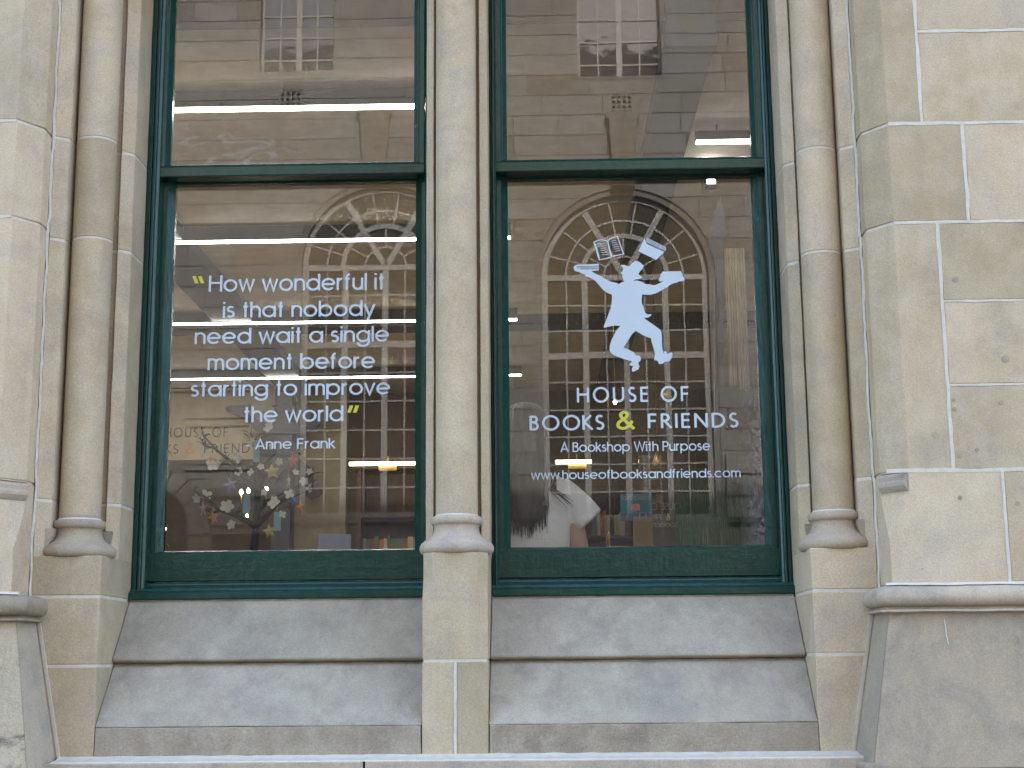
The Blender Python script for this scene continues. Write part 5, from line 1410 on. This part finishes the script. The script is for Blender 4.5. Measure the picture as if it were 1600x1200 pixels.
# upper casement windows
for wi, (x0, x1, z0, z1) in enumerate(WINS):
    f = MB(); D = YO - .16
    for a, b in ((x0, x0 + .035), (x1 - .035, x1), ((x0 + x1) / 2 - .04, (x0 + x1) / 2 + .04)): f.box(a, b, D - .04, D, z0, z1)
    for k in (1, 3): xx = x0 + (x1 - x0) * k / 4; f.box(xx - .011, xx + .011, D - .03, D - .006, z0, z1)
    zk = z0; ks = []
    while zk < z1 + .01: ks.append(zk); zk += (.235 if zk == z0 else .335)
    for q in ks: f.box(x0, x1, D - .031, D - .007, q - .012, q + .012)
    wo = opart('upper_window', f.me('f'), M['opframe'])
    if wi < 2:
        for k in range(4):
            for j in range(len(ks) - 1):
                xa, xb = x0 + (x1 - x0) * k / 4, x0 + (x1 - x0) * (k + 1) / 4
                pm = MB().box(xa, xb, 0, .004, ks[j], ks[j + 1]).me('pane'); 
                pn = part('pane', pm, M['oppane_sky'], wo); pn.matrix_parent_inverse = wm(wo).inverted() @ Matrix.Translation((0, D - .030, 0)) @ Matrix.Rotation(0, 4, 'X')
    else:
        part('pane', MB().box(x0, x1, D - .03, D - .026, z0, z1).me('pane'), M['oppane_sky'], wo)
    rv = MB(); rv.box(x0 - .05, x0 - .001, YO - .25, YO - .013, z0, z1); rv.box(x1 + .001, x1 + .05, YO - .25, YO - .013, z0, z1); rv.box(x0 - .05, x1 + .05, YO - .25, YO - .012, z0 - .06, z0 - .001)
    part('window_reveal', rv.me('rv'), M['op'], wo)
    rings = []
    opart('window_ledge', MB().box(x0 - .03, x1 + .03, YO - .022, YO + .008, z0 - .05, z0 - .002).me('l'), M['opdirty'])
# arched windows
for cx, sp, sl in ARCH:
    D = YO - .09
    fr = MB()
    def seg_ring(r0, r1, a0, a1, y0, y1, n=40):
        rg = [[(cx + r0 * math.cos(a), y0, sp + r0 * math.sin(a)), (cx + r1 * math.cos(a), y0, sp + r1 * math.sin(a)), (cx + r1 * math.cos(a), y1, sp + r1 * math.sin(a)), (cx + r0 * math.cos(a), y1, sp + r0 * math.sin(a))] for a in [a0 + (a1 - a0) * k / n for k in range(n + 1)]]
        return rg
    # stone reveal of the arch
    m = MB().loft(seg_ring(AR + .06, AO + .02, 0, math.pi, YO - .34, YO - .02)).me('reveal'); opart('arch_reveal', m, M['opdirty'])
    rv = MB(); 
    for s in (-1, 1): rv.box(*sorted((cx + s * (AR + .06), cx + s * (AO + .02))), YO - .34, YO - .02, sl, sp - .001)
    rv.box(cx - AO - .05, cx + AO + .05, YO - .40, YO + .03, sl - .10, sl - .002)
    opart('window_surround', rv.me('rv'), M['op'])
    fr.loft(seg_ring(AR - .02, AR + .055, 0, math.pi, D - .06, D))
    fr.loft(seg_ring(.55, .62, 0, math.pi, D - .05, D - .002))
    for r_ in (.81, .285): fr.loft(seg_ring(r_ - .013, r_ + .013, 0, math.pi, D - .035, D - .008))
    def spoke(a, r0, r1, w, y1):
        a = math.radians(a); d = Vector((math.cos(a), math.sin(a))); n_ = Vector((-d.y, d.x)) * w / 2
        q = [d * r0 - n_, d * r1 - n_, d * r1 + n_, d * r0 + n_]
        fr.prism([(cx + p.x, sp + p.y) for p in q], D - .045, y1, axis='y')
    for a in (60, 120): spoke(a, .02, AR, .085, D - .004)
    for a in (17, 38, 80, 100, 142, 163): spoke(a, .59, AR, .022, D - .009)
    for a in (30, 90, 150): spoke(a, .28, .55, .022, D - .009)
    # rectangular part
    fr.box(cx - AR - .055, cx + AR + .055, D - .06, D - .001, sp - .05, sp + .03)
    for s in (-1, 1): fr.box(*sorted((cx + s * (AR - .03), cx + s * (AR + .055))), D - .06, D - .003, sl, sp - .051)
    for k in (-1, 0, 1): fr.box(cx + k * .55 - .042, cx + k * .55 + .042, D - .05, D - .004, sl, sp - .051)
    zm = sp - 1.10
    rows = [sp - .05 - (.0 + .355 * k) for k in range(4)]; rows[3] = zm
    fr.box(cx - AR, cx + AR, D - .055, D - .0035, zm - .05, zm + .04)
    nb = 6; lo = [zm - (zm - sl) * k / nb for k in range(nb + 1)]
    for z in rows[1:3] + lo[1:-1]: fr.box(cx - AR, cx + AR, D - .035, D - .009, z - .012, z + .012)
    fr.box(cx - AR, cx + AR, D - .06, D - .0025, sl, sl + .06)
    cols = [cx - 1.08 + 2.16 * k / 8 for k in range(9)]
    for k in (1, 3, 5, 7): fr.box(cols[k] - .011, cols[k] + .011, D - .034, D - .010, sl, sp - .05)
    w_ = opart('arched_window', fr.me('f'), M['opframe'])
    zs = rows + lo[1:]
    pm0 = None
    for k in range(8):
        for j in range(len(zs) - 1):
            part('pane', MB().box(cols[k], cols[k + 1], D - .030, D - .026, zs[j + 1], zs[j]).me('pane'), M['oppane'], w_)
    rr_ = [.02, .285, .585, .81, AR]; aa = [[0, 60, 120, 180], [0, 30, 60, 90, 120, 150, 180], [0, 17, 38, 60, 80, 100, 120, 142, 163, 180], [0, 17, 38, 60, 80, 100, 120, 142, 163, 180]]
    for i in range(4):
        for a0, a1 in zip(aa[i][:-1], aa[i][1:]):
            pl = [(cx + rr_[i] * math.cos(math.radians(a0 + (a1 - a0) * t / 4)), sp + rr_[i] * math.sin(math.radians(a0 + (a1 - a0) * t / 4))) for t in range(5)] + [(cx + rr_[i + 1] * math.cos(math.radians(a1 + (a0 - a1) * t / 4)), sp + rr_[i + 1] * math.sin(math.radians(a1 + (a0 - a1) * t / 4))) for t in range(5)]
            part('pane', poly_mesh([pl], D - .026, D - .030), M['oppane'], w_)
# lower-left pane sits a touch out of true, as old sashes do
